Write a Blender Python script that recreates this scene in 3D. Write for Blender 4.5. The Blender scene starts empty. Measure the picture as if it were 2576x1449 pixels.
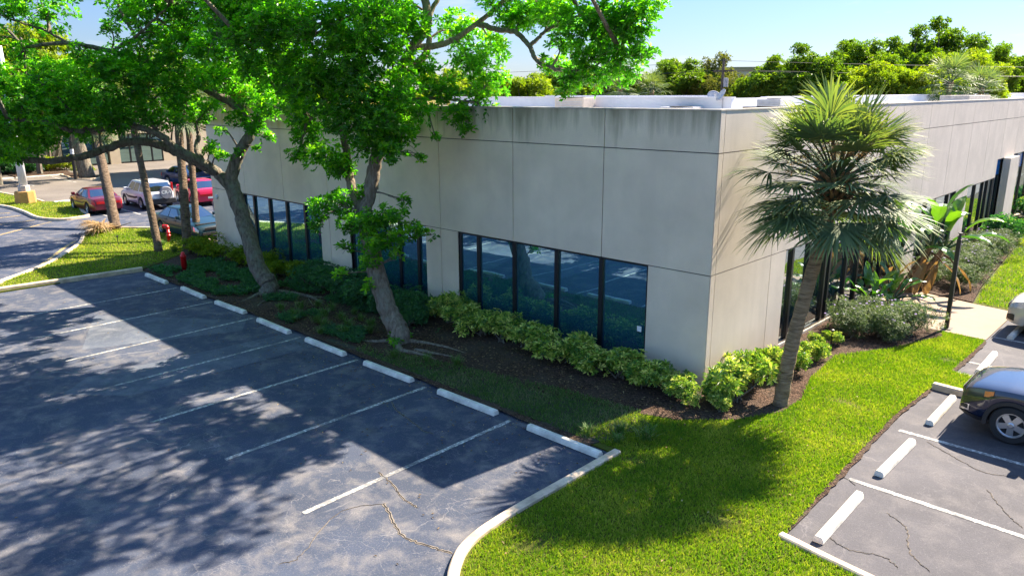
import bpy, bmesh, math, random
import numpy as np
from mathutils import Vector, Matrix, noise
R = math.radians
SC = bpy.context.scene
COL = SC.collection
rng = np.random.default_rng(7)
random.seed(7)

# ------------------------------------------------------------------ camera
CAM = np.array([8.0362, -14.9303, 6.7017])
FW = np.array([-0.66665771, 0.70158621, -0.2516829])
RT = np.array([0.72559462, 0.68811198, -0.003788])
UP = np.array([-0.17052841, 0.18514506, 0.96780234])
cd = bpy.data.cameras.new('camera'); cam = bpy.data.objects.new('camera', cd); COL.objects.link(cam)
cd.sensor_width = 36; cd.lens = 36 * 1886.98 / 2576; cd.clip_start = 0.1; cd.clip_end = 3000
cam.matrix_world = Matrix(((RT[0], UP[0], -FW[0], CAM[0]), (RT[1], UP[1], -FW[1], CAM[1]), (RT[2], UP[2], -FW[2], CAM[2]), (0, 0, 0, 1)))
SC.camera = cam
def at(x, y, d):
    """survey point: pixel of the 2576 wide photograph at depth d (metres)"""
    return CAM + d * (FW + RT * (x - 1288) / 1886.98 - UP * (y - 724.5) / 1886.98)

# ------------------------------------------------------------------ sky, sun, exposure
SUN = Vector((0.104, 0.7456, 0.655)).normalized()
world = bpy.data.worlds.new('World'); SC.world = world; world.use_nodes = True
nt = world.node_tree; nt.nodes.clear()
wo = nt.nodes.new('ShaderNodeOutputWorld'); bg = nt.nodes.new('ShaderNodeBackground'); sky = nt.nodes.new('ShaderNodeTexSky')
sky.sky_type = 'NISHITA'; sky.sun_disc = False
sky.sun_elevation = math.asin(SUN.z); sky.sun_rotation = math.atan2(SUN.x, SUN.y)
sky.air_density = 1.0; sky.dust_density = 0.3; sky.ozone_density = 6.0
bg.inputs['Strength'].default_value = 0.102
tc = nt.nodes.new('ShaderNodeTexCoord'); sx = nt.nodes.new('ShaderNodeSeparateXYZ'); nt.links.new(tc.outputs['Generated'], sx.inputs[0])
rp = nt.nodes.new('ShaderNodeValToRGB'); nt.links.new(sx.outputs[2], rp.inputs[0])      # low sky dimmed against glare, overhead kept bright for fill
rp.color_ramp.elements[0].position = 0.0; rp.color_ramp.elements[0].color = (0.29, 0.29, 0.345, 1)
rp.color_ramp.elements[1].position = 0.55; rp.color_ramp.elements[1].color = (1, 1, 1, 1)
e = rp.color_ramp.elements.new(0.16); e.color = (0.35, 0.36, 0.415, 1)
ml = nt.nodes.new('ShaderNodeMix'); ml.data_type = 'RGBA'; ml.blend_type = 'MULTIPLY'; ml.inputs[0].default_value = 1.0
nt.links.new(sky.outputs[0], ml.inputs[6]); nt.links.new(rp.outputs[0], ml.inputs[7])
# thin wisps of cloud
mp = nt.nodes.new('ShaderNodeMapping'); mp.inputs['Scale'].default_value = (2.2, 2.2, 11); nt.links.new(tc.outputs['Generated'], mp.inputs[0])
cn = nt.nodes.new('ShaderNodeTexNoise'); cn.inputs['Scale'].default_value = 2.4; cn.inputs['Detail'].default_value = 7; cn.inputs['Roughness'].default_value = 0.6; nt.links.new(mp.outputs[0], cn.inputs['Vector'])
cr_ = nt.nodes.new('ShaderNodeValToRGB'); cr_.color_ramp.elements[0].position = 0.56; cr_.color_ramp.elements[0].color = (0, 0, 0, 1); cr_.color_ramp.elements[1].position = 0.80; cr_.color_ramp.elements[1].color = (0.5, 0.5, 0.5, 1); nt.links.new(cn.outputs['Fac'], cr_.inputs[0])
cm = nt.nodes.new('ShaderNodeMix'); cm.data_type = 'RGBA'; nt.links.new(cr_.outputs[0], cm.inputs[0]); nt.links.new(ml.outputs[2], cm.inputs[6]); cm.inputs[7].default_value = (3.2, 2.9, 2.7, 1)
nt.links.new(cm.outputs[2], bg.inputs[0]); nt.links.new(bg.outputs[0], wo.inputs[0])
sl = bpy.data.lights.new('sun', 'SUN'); sl.energy = 5.0; sl.angle = R(0.5); sl.color = (1.0, 0.87, 0.70)
so = bpy.data.objects.new('sun', sl); COL.objects.link(so); so.rotation_euler = SUN.to_track_quat('Z', 'Y').to_euler(); so.location = (0, 0, 40)
SC.view_settings.view_transform = 'Standard'; SC.view_settings.look = 'None'
SC.view_settings.exposure = 2.05; SC.view_settings.gamma = 1.0
SC.render.engine = 'CYCLES'
cy = SC.cycles
cy.use_denoising = True; cy.max_bounces = 7; cy.diffuse_bounces = 4; cy.glossy_bounces = 4; cy.transmission_bounces = 5
cy.transparent_max_bounces = 6; cy.sample_clamp_indirect = 6.0; cy.use_adaptive_sampling = True; cy.adaptive_threshold = 0.02
cy.caustics_reflective = False; cy.caustics_refractive = False

# ------------------------------------------------------------------ helpers
def lin(r, g, b):
    f = lambda c: c / 12.92 if c <= 0.04045 else ((c + 0.055) / 1.055) ** 2.4
    return (f(r / 255), f(g / 255), f(b / 255))

def tag(o, label=None, cat=None, group=None, kind=None):
    if label: o['label'] = label
    if cat: o['category'] = cat
    if group: o['group'] = group
    if kind: o['kind'] = kind
    return o

def empty(name, loc, rz=0.0, label=None, cat=None, group=None):
    o = bpy.data.objects.new(name, None); COL.objects.link(o)
    o.location = loc; o.rotation_euler = (0, 0, rz); o.empty_display_size = 0.2
    return tag(o, label, cat, group)

def copy_tree(root, loc, rz, label, group=None, scale=None, mats=None):
    r = root.copy(); COL.objects.link(r); r.location = loc; r.rotation_euler = (0, 0, rz)
    if scale is not None: r.scale = scale if hasattr(scale, '__len__') else (scale,) * 3
    r['label'] = label
    if group: r['group'] = group
    for ch in list(root.children):
        c = ch.copy(); COL.objects.link(c); c.parent = r
        for g in list(ch.children):
            d = g.copy(); COL.objects.link(d); d.parent = c
    return r

class MB:
    """collects shapes and links them as one mesh object"""
    def __init__(s): s.v = []; s.f = []; s.n = 0; s.var = []; s.hasvar = False
    def add(s, vs, fs, var=None):
        vs = np.asarray(vs, float).reshape(-1, 3)
        s.v.append(vs)
        s.f.extend([tuple(int(i) + s.n for i in f) for f in fs])
        s.var.append(np.zeros(len(vs)) if var is None else np.broadcast_to(var, (len(vs),)))
        if var is not None: s.hasvar = True
        s.n += len(vs); return s
    def box(s, x0, x1, y0, y1, z0, z1, M=None):
        v = np.array([(x, y, z) for z in (z0, z1) for y in (y0, y1) for x in (x0, x1)], float)
        if M is not None: v = np.array([M @ Vector(p) for p in v])
        return s.add(v, [(0, 2, 3, 1), (4, 5, 7, 6), (0, 1, 5, 4), (2, 6, 7, 3), (0, 4, 6, 2), (1, 3, 7, 5)])
    def prism(s, poly, z0, z1):
        p = np.array(poly, float); n = len(p)
        a = 0.5 * sum(p[i - 1][0] * p[i][1] - p[i][0] * p[i - 1][1] for i in range(n))
        if a < 0: p = p[::-1]
        v = np.concatenate([np.c_[p, np.full(n, z0)], np.c_[p, np.full(n, z1)]])
        return s.add(v, [tuple(range(n))[::-1], tuple(range(n, 2 * n))] + [(i, (i + 1) % n, n + (i + 1) % n, n + i) for i in range(n)])
    def sheet(s, poly, z):
        p = np.array(poly, float); n = len(p)
        a = 0.5 * sum(p[i - 1][0] * p[i][1] - p[i][0] * p[i - 1][1] for i in range(n))
        if a < 0: p = p[::-1]
        return s.add(np.c_[p, np.full(n, z)], [tuple(range(n))])
    def tube(s, pts, rad, n=8, cap=True, wob=0.0):
        P = np.array(pts, float); m = len(P); rad = np.broadcast_to(np.asarray(rad, float), (m,))
        T = np.gradient(P, axis=0); T /= np.linalg.norm(T, axis=1)[:, None] + 1e-9
        u = np.cross(T[0], (0, 0, 1.0)); 
        if np.linalg.norm(u) < 0.05: u = np.cross(T[0], (0, 1.0, 0))
        u /= np.linalg.norm(u); vs = []
        ang = np.arange(n) * 2 * math.pi / n
        for i in range(m):
            u = u - T[i] * (u @ T[i]); u /= np.linalg.norm(u); w = np.cross(T[i], u)
            r = rad[i] * (1 + (wob * np.sin(ang * 3 + i * 0.7) * 0.6 + wob * rng.normal(0, .5, n) if wob else 0))
            vs.append(P[i] + np.outer(np.cos(ang) * r, u) + np.outer(np.sin(ang) * r, w))
        fs = [(i * n + j, i * n + (j + 1) % n, (i + 1) * n + (j + 1) % n, (i + 1) * n + j) for i in range(m - 1) for j in range(n)]
        if cap: fs += [tuple(range(n))[::-1], tuple(range((m - 1) * n, m * n))]
        return s.add(np.concatenate(vs), fs)
    def lathe(s, prof, n=24, M=None, cap=True):
        """profile of (radius, height) about z, closed at both ends when radius is 0"""
        ang = np.arange(n) * 2 * math.pi / n; m = len(prof)
        v = np.concatenate([np.c_[r * np.cos(ang), r * np.sin(ang), np.full(n, z)] for r, z in prof])
        if M is not None: v = np.array([M @ Vector(p) for p in v])
        fs = [(i * n + j, i * n + (j + 1) % n, (i + 1) * n + (j + 1) % n, (i + 1) * n + j) for i in range(m - 1) for j in range(n)]
        if cap: fs += [tuple(range(n))[::-1], tuple(range((m - 1) * n, m * n))]
        return s.add(v, fs)
    def grid(s, G):
        G = np.asarray(G, float); a, b = G.shape[:2]
        return s.add(G.reshape(-1, 3), [(i * b + j, i * b + j + 1, (i + 1) * b + j + 1, (i + 1) * b + j) for i in range(a - 1) for j in range(b - 1)])
    def build(s, name, mat, parent=None, smooth=False, origin=None):
        me = bpy.data.meshes.new(name)
        V = np.concatenate(s.v) if s.v else np.zeros((0, 3))
        if origin is not None: V = V - np.asarray(origin, float)
        me.vertices.add(len(V)); me.vertices.foreach_set('co', V.ravel().astype(np.float32))
        ls = np.fromiter((len(f) for f in s.f), int, len(s.f)); tot = int(ls.sum())
        me.loops.add(tot); me.polygons.add(len(ls))
        me.loops.foreach_set('vertex_index', np.fromiter((i for f in s.f for i in f), int, tot))
        me.polygons.foreach_set('loop_start', np.concatenate([[0], np.cumsum(ls)[:-1]]) if len(ls) else [])
        me.polygons.foreach_set('use_smooth', np.full(len(ls), bool(smooth)))
        if s.hasvar:
            a = me.attributes.new('var', 'FLOAT', 'POINT'); a.data.foreach_set('value', np.concatenate(s.var).astype(np.float32))
        me.update(calc_edges=True); me.validate()
        me.materials.append(mat)
        o = bpy.data.objects.new(name, me); COL.objects.link(o)
        if parent is not None: o.parent = parent
        return o

def smooth_angle(o, deg=35):
    me = o.data; me.polygons.foreach_set('use_smooth', np.ones(len(me.polygons), bool))
    bm = bmesh.new(); bm.from_mesh(me)
    for e in bm.edges:
        if len(e.link_faces) == 2 and e.calc_face_angle(0) > R(deg): e.smooth = False
    bm.to_mesh(me); bm.free(); return o

def bevel(o, w=0.01, seg=2):
    m = o.modifiers.new('bevel', 'BEVEL'); m.width = w; m.segments = seg; m.limit_method = 'ANGLE'; m.angle_limit = R(35); return o

def spline(pts, n=6):
    P = np.array(pts, float)
    if len(P) < 3: return np.array([P[0] + (P[-1] - P[0]) * t for t in np.linspace(0, 1, n + 1)])
    Q = np.vstack([2 * P[0] - P[1], P, 2 * P[-1] - P[-2]]); out = []
    for i in range(1, len(Q) - 2):
        for t in np.arange(n) / n:
            a, b, c, d = Q[i - 1], Q[i], Q[i + 1], Q[i + 2]
            out.append(0.5 * (2 * b + (c - a) * t + (2 * a - 5 * b + 4 * c - d) * t * t + (3 * b - a - 3 * c + d) * t ** 3))
    out.append(P[-1]); return np.array(out)

# ------------------------------------------------------------------ materials
class N:
    def __init__(s, name):
        s.m = bpy.data.materials.new(name); s.m.use_nodes = True; s.t = s.m.node_tree
        s.b = s.t.nodes['Principled BSDF']; s.out = s.t.nodes['Material Output']
    def n(s, typ, **kw):
        x = s.t.nodes.new(typ)
        for k, v in kw.items():
            if k in x.inputs.keys() if isinstance(k, str) else False: x.inputs[k].default_value = v
            else: setattr(x, k, v)
        return x
    def l(s, a, b): s.t.links.new(a, b)
    def pos(s): return s.n('ShaderNodeNewGeometry').outputs['Position']
    def obj(s): return s.n('ShaderNodeTexCoord').outputs['Object']
    def mapping(s, vec, scale=(1, 1, 1), rot=(0, 0, 0)):
        m = s.n('ShaderNodeMapping'); m.inputs['Scale'].default_value = scale; m.inputs['Rotation'].default_value = rot; s.l(vec, m.inputs['Vector']); return m.outputs[0]
    def noise(s, vec, scale, detail=4, rough=0.55, dist=0.0):
        x = s.n('ShaderNodeTexNoise'); x.inputs['Scale'].default_value = scale; x.inputs['Detail'].default_value = detail
        x.inputs['Roughness'].default_value = rough; x.inputs['Distortion'].default_value = dist; s.l(vec, x.inputs['Vector']); return x.outputs['Fac']
    def ramp(s, fac, stops):
        r = s.n('ShaderNodeValToRGB'); e = r.color_ramp.elements
        while len(e) < len(stops): e.new(0.5)
        for i, (p, c) in enumerate(stops):
            e[i].position = p; e[i].color = (c, c, c, 1) if not hasattr(c, '__len__') else (*c, 1)
        s.l(fac, r.inputs[0]); return r.outputs[0]
    def mix(s, fac, a, b, mode='MIX'):
        x = s.n('ShaderNodeMix'); x.data_type = 'RGBA'; x.blend_type = mode
        for v, i in ((fac, 0), (a, 6), (b, 7)):
            if hasattr(v, 'is_linked') or hasattr(v, 'links'): s.l(v, x.inputs[i])
            elif hasattr(v, '__len__'): x.inputs[i].default_value = (*v, 1)
            else: x.inputs[i].default_value = v
        return x.outputs[2]
    def math(s, op, a, b=0.0):
        x = s.n('ShaderNodeMath'); x.operation = op
        for v, i in ((a, 0), (b, 1)):
            if hasattr(v, 'links'): s.l(v, x.inputs[i])
            else: x.inputs[i].default_value = v
        return x.outputs[0]
    def sep(s, vec):
        x = s.n('ShaderNodeSeparateXYZ'); s.l(vec, x.inputs[0]); return x.outputs
    def bump(s, h, strength=0.3, dist=0.02):
        x = s.n('ShaderNodeBump'); x.inputs['Strength'].default_value = strength; x.inputs['Distance'].default_value = dist
        s.l(h, x.inputs['Height']); s.l(x.outputs[0], s.b.inputs['Normal'])
    def set(s, col=None, rough=None, metal=None, spec=None, **kw):
        if col is not None:
            if hasattr(col, 'links'): s.l(col, s.b.inputs['Base Color'])
            else: s.b.inputs['Base Color'].default_value = (*col, 1)
        if rough is not None:
            if hasattr(rough, 'links'): s.l(rough, s.b.inputs['Roughness'])
            else: s.b.inputs['Roughness'].default_value = rough
        if metal is not None: s.b.inputs['Metallic'].default_value = metal
        if spec is not None: s.b.inputs['Specular IOR Level'].default_value = spec
        for k, v in kw.items(): s.b.inputs[k.replace('_', ' ')].default_value = v
        return s.m

def plain(name, col, rough=0.6, metal=0.0, var=0.12, scale=6.0, spec=None, **kw):
    k = N(name); f = k.noise(k.obj(), scale, 5, 0.6)
    c = k.mix(k.ramp(f, [(0.3, 0.0), (0.7, 1.0)]), tuple(x * (1 - var) for x in col), tuple(min(1, x * (1 + var)) for x in col))
    return k.set(c, rough, metal, spec, **kw)

def mat_asphalt(name, base, light, crackw=0.012, warm=False, seed=0.0):
    k = N(name); p = k.pos()
    big = k.noise(p, 0.32, 5, 0.6); mid = k.noise(p, 1.7, 6, 0.65, 0.3); fine = k.noise(p, 55, 3, 0.7); grit = k.noise(p, 34, 2, 0.7)
    c = k.mix(k.ramp(big, [(0.33, 0.0), (0.7, 1.0)]), base, tuple(x * 1.7 for x in base))
    c = k.mix(k.ramp(mid, [(0.47, 0.0), (0.76, 0.8)]), c, light)
    c = k.mix(k.ramp(fine, [(0.35, 0.0), (0.7, 0.5)]), c, tuple(x * 0.45 for x in base))
    c = k.mix(k.ramp(grit, [(0.58, 0.0), (0.75, 0.55)]), c, light)
    # fine cracks where the surface is worn
    wob = k.n('ShaderNodeTexNoise'); wob.inputs['Scale'].default_value = 1.1; wob.inputs['Detail'].default_value = 9; k.l(p, wob.inputs['Vector'])
    dv = k.n('ShaderNodeVectorMath', operation='MULTIPLY_ADD'); k.l(wob.outputs['Color'], dv.inputs[0]); dv.inputs[1].default_value = (1.6, 1.6, 0); k.l(p, dv.inputs[2])
    for sc, w, a in ((0.30, crackw, 0.35), (1.1, crackw * 1.1, 0.28), (3.1, crackw * .9, 0.28)):
        vo = k.n('ShaderNodeTexVoronoi', feature='DISTANCE_TO_EDGE'); vo.inputs['Scale'].default_value = sc; k.l(dv.outputs[0], vo.inputs['Vector'])
        cr = k.ramp(vo.outputs['Distance'], [(0.0, a), (w * sc, 0.0)])
        gate = k.ramp(k.noise(p, 0.6 + sc * .3, 5, 0.6, 0.0), [(0.46, 0.0), (0.62, 1.0)])
        c = k.mix(k.math('MULTIPLY', cr, gate), c, tuple(min(1, x * 1.6) for x in light))
    oil = k.ramp(k.noise(p, 0.85, 3, 0.5), [(0.66, 0.0), (0.78, 0.6)])
    c = k.mix(oil, c, tuple(x * 0.4 for x in base))
    k.bump(fine, 0.5, 0.01)
    return k.set(c, 0.85, spec=0.3)

def mat_stucco(name, base, stains):
    k = N(name); p = k.pos(); x, y, z = k.sep(p)
    c = k.mix(k.ramp(k.noise(p, 0.7, 5, 0.6), [(0.3, 0.0), (0.7, 1.0)]), tuple(v * 0.84 for v in base), tuple(v * 1.07 for v in base))
    c = k.mix(k.ramp(k.noise(k.mapping(p, (1.6, 1.6, 0.10)), 1.0, 5, 0.6), [(0.5, 0.0), (0.75, 0.22)]), c, tuple(v * 0.70 for v in base))
    grain = k.noise(p, 60, 3, 0.7)
    c = k.mix(k.ramp(grain, [(0.40, 0.35), (0.62, 0.0)]), c, tuple(v * 0.62 for v in base))
    if stains:
        # rain streaks under the coping: narrow in x, long in z
        st = k.noise(k.mapping(p, (3.2, 3.2, 0.35)), 1.0, 6, 0.62)
        patch = k.noise(k.mapping(p, (0.42, 0.42, 0.0)), 1.0, 2, 0.5)
        fall = k.math('MULTIPLY', k.math('SUBTRACT', z, 5.0), 0.75)
        m = k.math('ADD', k.math('ADD', k.math('MULTIPLY', st, 0.9), k.math('MULTIPLY', patch, 0.9)), k.math('MULTIPLY', fall, 0.55))
        c = k.mix(k.ramp(m, [(1.22, 0.0), (1.62, 0.85)] if False else [(0.0, 0.0), (1.0, 1.0)]) if False else k.math('MINIMUM', k.math('MAXIMUM', k.math('MULTIPLY', k.math('SUBTRACT', m, 1.20), 2.0), 0.0), 0.68), c, (0.105, 0.098, 0.045))
        # mustard algae at the far end of the wall
        g = k.math('MULTIPLY', k.math('MINIMUM', k.math('MAXIMUM', k.math('MULTIPLY', k.math('SUBTRACT', -13.0, x), 0.14), 0.0), 1.0), k.math('MINIMUM', k.math('MAXIMUM', k.math('MULTIPLY', k.math('SUBTRACT', z, 5.2), 2.5), 0.0), 1.0))
        g = k.math('MULTIPLY', g, k.ramp(st, [(0.25, 0.25), (0.6, 1.0)]))
        c = k.mix(k.math('MULTIPLY', g, 0.92), c, (0.42, 0.33, 0.03))
        d = k.math('MULTIPLY', k.math('MINIMUM', k.math('MAXIMUM', k.math('MULTIPLY', k.math('SUBTRACT', 0.9, z), 0.5), 0.0), 1.0), k.noise(p, 2.0, 4, 0.6))
        c = k.mix(d, c, tuple(v * 0.72 for v in base))
    else:
        st = k.noise(k.mapping(p, (2.2, 2.2, 0.16)), 1.0, 5, 0.6)
        c = k.mix(k.ramp(st, [(0.5, 0.0), (0.78, 0.5)]), c, tuple(v * 0.74 for v in base))
        c = k.mix(k.math('MULTIPLY', k.math('MINIMUM', k.math('MAXIMUM', k.math('MULTIPLY', k.math('SUBTRACT', 1.2, z), 0.6), 0.0), 1.0), k.noise(p, 1.6, 4, 0.6)), c, (0.52, 0.40, 0.22))
    k.bump(grain, 0.6, 0.012)
    return k.set(c, 0.9, spec=0.2)

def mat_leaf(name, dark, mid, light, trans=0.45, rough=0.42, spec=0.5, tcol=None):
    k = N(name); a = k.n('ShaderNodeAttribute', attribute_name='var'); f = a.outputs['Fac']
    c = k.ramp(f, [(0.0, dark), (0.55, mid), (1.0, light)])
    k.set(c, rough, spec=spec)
    tr = k.n('ShaderNodeBsdfTranslucent')
    tcl = k.mix(1.0, c, tcol or (1.6, 2.3, 0.5), 'MULTIPLY'); k.l(tcl, tr.inputs[0])
    mx = k.n('ShaderNodeMixShader'); mx.inputs[0].default_value = trans
    k.l(k.b.outputs[0], mx.inputs[1]); k.l(tr.outputs[0], mx.inputs[2]); k.l(mx.outputs[0], k.out.inputs[0])
    return k.m

def mat_bark(name, a, b, vscale=(6, 6, 1.2), lich=None):
    k = N(name); p = k.obj()
    f = k.noise(k.mapping(p, vscale), 2.5, 6, 0.7, 0.4); g = k.noise(p, 3.0, 5, 0.65)
    c = k.mix(k.ramp(f, [(0.35, 0.0), (0.65, 1.0)]), a, b)
    if lich: c = k.mix(k.ramp(g, [(0.52, 0.0), (0.66, 0.7)]), c, lich)
    k.bump(f, 1.0, 0.09)
    return k.set(c, 0.92, spec=0.15)

def mat_glass(name, tint=(0.30, 0.52, 0.66), base=(0.004, 0.012, 0.018), fac=0.62):
    k = N(name); k.set(base, 0.15, spec=0.3)
    g = k.n('ShaderNodeBsdfGlossy'); g.inputs['Color'].default_value = (*tint, 1); g.inputs['Roughness'].default_value = 0.008
    w = k.noise(k.mapping(k.pos(), (1, 1, 0.6)), 0.9, 2, 0.4); bp = k.n('ShaderNodeBump'); bp.inputs['Strength'].default_value = 0.10; bp.inputs['Distance'].default_value = 0.05
    k.l(w, bp.inputs['Height']); k.l(bp.outputs[0], g.inputs['Normal'])
    mx = k.n('ShaderNodeMixShader'); mx.inputs[0].default_value = fac
    k.l(k.b.outputs[0], mx.inputs[1]); k.l(g.outputs[0], mx.inputs[2]); k.l(mx.outputs[0], k.out.inputs[0])
    return k.m

def mat_paint(name, col):
    k = N(name); f = k.noise(k.obj(), 3.0, 3, 0.5)
    c = k.mix(f, tuple(v * 0.94 for v in col), tuple(min(1, v * 1.05) for v in col))
    return k.set(c, 0.28, metal=0.15, Coat_Weight=0.6, Coat_Roughness=0.05)

def mat_line(name, col, under):
    k = N(name); p = k.pos()
    m = k.ramp(k.noise(p, 13, 6, 0.75), [(0.45, 0.0), (0.60, 1.0)])
    m2 = k.ramp(k.noise(p, 1.1, 4, 0.6), [(0.34, 0.15), (0.5, 1.0)])
    c = k.mix(k.math('MULTIPLY', k.math('MAXIMUM', m, 0.25), m2), under, col)
    return k.set(c, 0.8, spec=0.2)

def mat_grass_base(name, a, b, c3):
    k = N(name); p = k.pos(); f = k.noise(p, 0.9, 5, 0.65); g = k.noise(p, 30, 3, 0.7)
    c = k.mix(k.ramp(f, [(0.35, 0.0), (0.65, 1.0)]), a, b); c = k.mix(k.ramp(g, [(0.45, 0.0), (0.7, 0.8)]), c, c3)
    k.bump(g, 0.7, 0.03); return k.set(c, 0.95, spec=0.1)

def mat_mulch(name):
    k = N(name); p = k.pos()
    vo = k.n('ShaderNodeTexVoronoi'); vo.inputs['Scale'].default_value = 28; k.l(k.mapping(p, (1, 1.7, 1)), vo.inputs['Vector'])
    hs = k.sep(vo.outputs['Color'])[0]
    c = k.ramp(hs, [(0.0, (0.022, 0.014, 0.010)), (0.6, (0.062, 0.038, 0.026)), (1.0, (0.16, 0.10, 0.07))])
    c = k.mix(k.ramp(k.noise(p, 0.8, 4, 0.6), [(0.42, 0.0), (0.68, 0.7)]), c, (0.085, 0.068, 0.052))
    k.bump(vo.outputs['Distance'], 0.8, 0.03); return k.set(c, 0.95, spec=0.1)

M = {}
M['asphalt'] = mat_asphalt('asphalt', (0.040, 0.050, 0.076), (0.25, 0.225, 0.205), 0.006)
M['asphalt_lot'] = mat_asphalt('asphalt_purple', (0.055, 0.053, 0.060), (0.15, 0.138, 0.138), 0.005)
M['asphalt_far'] = mat_asphalt('asphalt_far', (0.125, 0.108, 0.092), (0.19, 0.165, 0.14), 0.006)
M['patch'] = mat_asphalt('asphalt_patch', (0.068, 0.080, 0.105), (0.22, 0.225, 0.235), 0.006)
M['stucco'] = mat_stucco('stucco_shaded_wall', (0.84, 0.69, 0.52), True)
M['stucco2'] = mat_stucco('stucco_side_wall', (0.66, 0.58, 0.50), False)
M['whitewall'] = plain('white_roof_paint', (0.62, 0.62, 0.66), 0.8, var=0.06, scale=1.5)
M['roof'] = plain('roof_membrane', (0.55, 0.55, 0.55), 0.9, var=0.2, scale=1.0)
M['joint'] = plain('joint_dark', (0.06, 0.055, 0.05), 0.9)
M['frame'] = plain('black_frame', (0.010, 0.011, 0.014), 0.35)
M['glass'] = mat_glass('tinted_glass', (0.48, 0.80, 0.97), (0.022, 0.13, 0.18), 0.60)
M['glass2'] = mat_glass('tinted_glass_side', (0.62, 0.74, 0.80), (0.006, 0.025, 0.04), 0.65)
M['glass_far'] = mat_glass('teal_storefront_glass', (0.40, 0.62, 0.62), (0.006, 0.03, 0.035), 0.6)
M['concrete'] = plain('concrete', (0.42, 0.38, 0.33), 0.9, var=0.3, scale=4)
M['kerb'] = plain('kerb_concrete', (0.55, 0.43, 0.30), 0.9, var=0.35, scale=3)
M['stop'] = plain('painted_concrete_stop', (0.62, 0.585, 0.50), 0.8, var=0.30, scale=4)
M['paver'] = None
M['mulch'] = mat_mulch('mulch')
M['lawn'] = mat_grass_base('lawn_soil', (0.07, 0.09, 0.012), (0.11, 0.125, 0.018), (0.06, 0.05, 0.02))
M['soil'] = mat_grass_base('shade_soil', (0.05, 0.045, 0.035), (0.085, 0.075, 0.06), (0.04, 0.06, 0.02))
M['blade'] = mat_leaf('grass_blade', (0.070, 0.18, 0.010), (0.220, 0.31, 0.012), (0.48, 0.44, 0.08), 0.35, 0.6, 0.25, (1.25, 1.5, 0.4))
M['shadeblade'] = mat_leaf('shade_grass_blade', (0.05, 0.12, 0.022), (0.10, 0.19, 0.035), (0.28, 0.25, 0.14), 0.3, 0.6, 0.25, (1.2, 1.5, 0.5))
M['oakleaf'] = mat_leaf('oak_leaf', (0.040, 0.125, 0.012), (0.110, 0.275, 0.016), (0.30, 0.43, 0.022), 0.55, 0.36, 0.5, (1.6, 2.5, 0.40))
M['yleaf'] = mat_leaf('yellow_green_leaf', (0.09, 0.15, 0.008), (0.20, 0.27, 0.012), (0.36, 0.37, 0.02), 0.45, 0.5, 0.4, (1.5, 1.7, 0.4))
M['farleaf'] = mat_leaf('far_leaf', (0.035, 0.085, 0.010), (0.12, 0.19, 0.012), (0.26, 0.30, 0.018), 0.45, 0.5, 0.35, (1.5, 1.8, 0.4))
M['olive'] = mat_leaf('olive_leaf', (0.08, 0.10, 0.02), (0.17, 0.18, 0.035), (0.28, 0.26, 0.07), 0.35, 0.6, 0.3, (1.3, 1.4, 0.5))
M['palmleaf'] = mat_leaf('palm_leaf', (0.06, 0.105, 0.055), (0.135, 0.185, 0.085), (0.30, 0.30, 0.10), 0.22, 0.6, 0.25, (1.5, 1.9, 0.4))
M['deadpalm'] = mat_leaf('dead_palm_leaf', (0.16, 0.09, 0.035), (0.30, 0.19, 0.08), (0.45, 0.33, 0.16), 0.3, 0.6, 0.3, (1.2, 1.1, 0.7))
M['variegated'] = mat_leaf('variegated_leaf', (0.05, 0.15, 0.025), (0.30, 0.42, 0.05), (0.75, 0.70, 0.18), 0.25, 0.4, 0.5, (1.2, 1.5, 0.5))
M['hedge'] = mat_leaf('hedge_leaf', (0.022, 0.085, 0.035), (0.045, 0.15, 0.05), (0.10, 0.24, 0.05), 0.3, 0.42, 0.5, (1.3, 1.9, 0.5))
M['ruellia'] = mat_leaf('grey_green_leaf', (0.040, 0.075, 0.030), (0.095, 0.145, 0.055), (0.20, 0.23, 0.11), 0.28, 0.6, 0.3, (1.2, 1.4, 0.6))
M['banana'] = mat_leaf('paddle_leaf', (0.02, 0.075, 0.025), (0.055, 0.145, 0.024), (0.14, 0.24, 0.03), 0.28, 0.32, 0.6, (1.5, 2.0, 0.35))
M['flower'] = plain('lilac_flower', (0.38, 0.26, 0.62), 0.7)
M['bark'] = mat_bark('grey_bark', (0.085, 0.070, 0.055), (0.26, 0.22, 0.17), (5, 5, 1.4), (0.20, 0.22, 0.17))
M['bark2'] = mat_bark('tan_bark', (0.13, 0.10, 0.07), (0.33, 0.27, 0.20), (5, 5, 1.4), (0.24, 0.23, 0.17))
M['palmbark'] = mat_bark('palm_bark', (0.17, 0.115, 0.07), (0.44, 0.32, 0.20), (1.2, 1.2, 9))
M['palmbark2'] = mat_bark('dark_palm_bark', (0.06, 0.042, 0.028), (0.21, 0.15, 0.10), (2, 2, 7))
M['boots'] = mat_bark('palm_boots', (0.09, 0.05, 0.025), (0.36, 0.22, 0.10), (3, 3, 3))
M['red'] = plain('red_enamel', (0.60, 0.012, 0.015), 0.35, var=0.2)
M['blackmetal'] = plain('black_metal', (0.014, 0.013, 0.012), 0.45)
M['pole'] = plain('galvanised_pole', (0.62, 0.62, 0.66), 0.5, 0.0, var=0.1)
M['yellowconc'] = plain('yellow_concrete', (0.42, 0.23, 0.06), 0.85, var=0.2)
M['tyre'] = plain('tyre_rubber', (0.018, 0.018, 0.019), 0.8)
M['rim'] = plain('alloy', (0.55, 0.56, 0.58), 0.3, 0.85, var=0.05)
M['darkrim'] = plain('wheel_well', (0.008, 0.008, 0.009), 0.8)
M['carglass'] = mat_glass('car_glass', (0.50, 0.60, 0.68), (0.006, 0.010, 0.013), 0.42)
M['plastic'] = plain('black_plastic', (0.016, 0.016, 0.018), 0.55)
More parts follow.
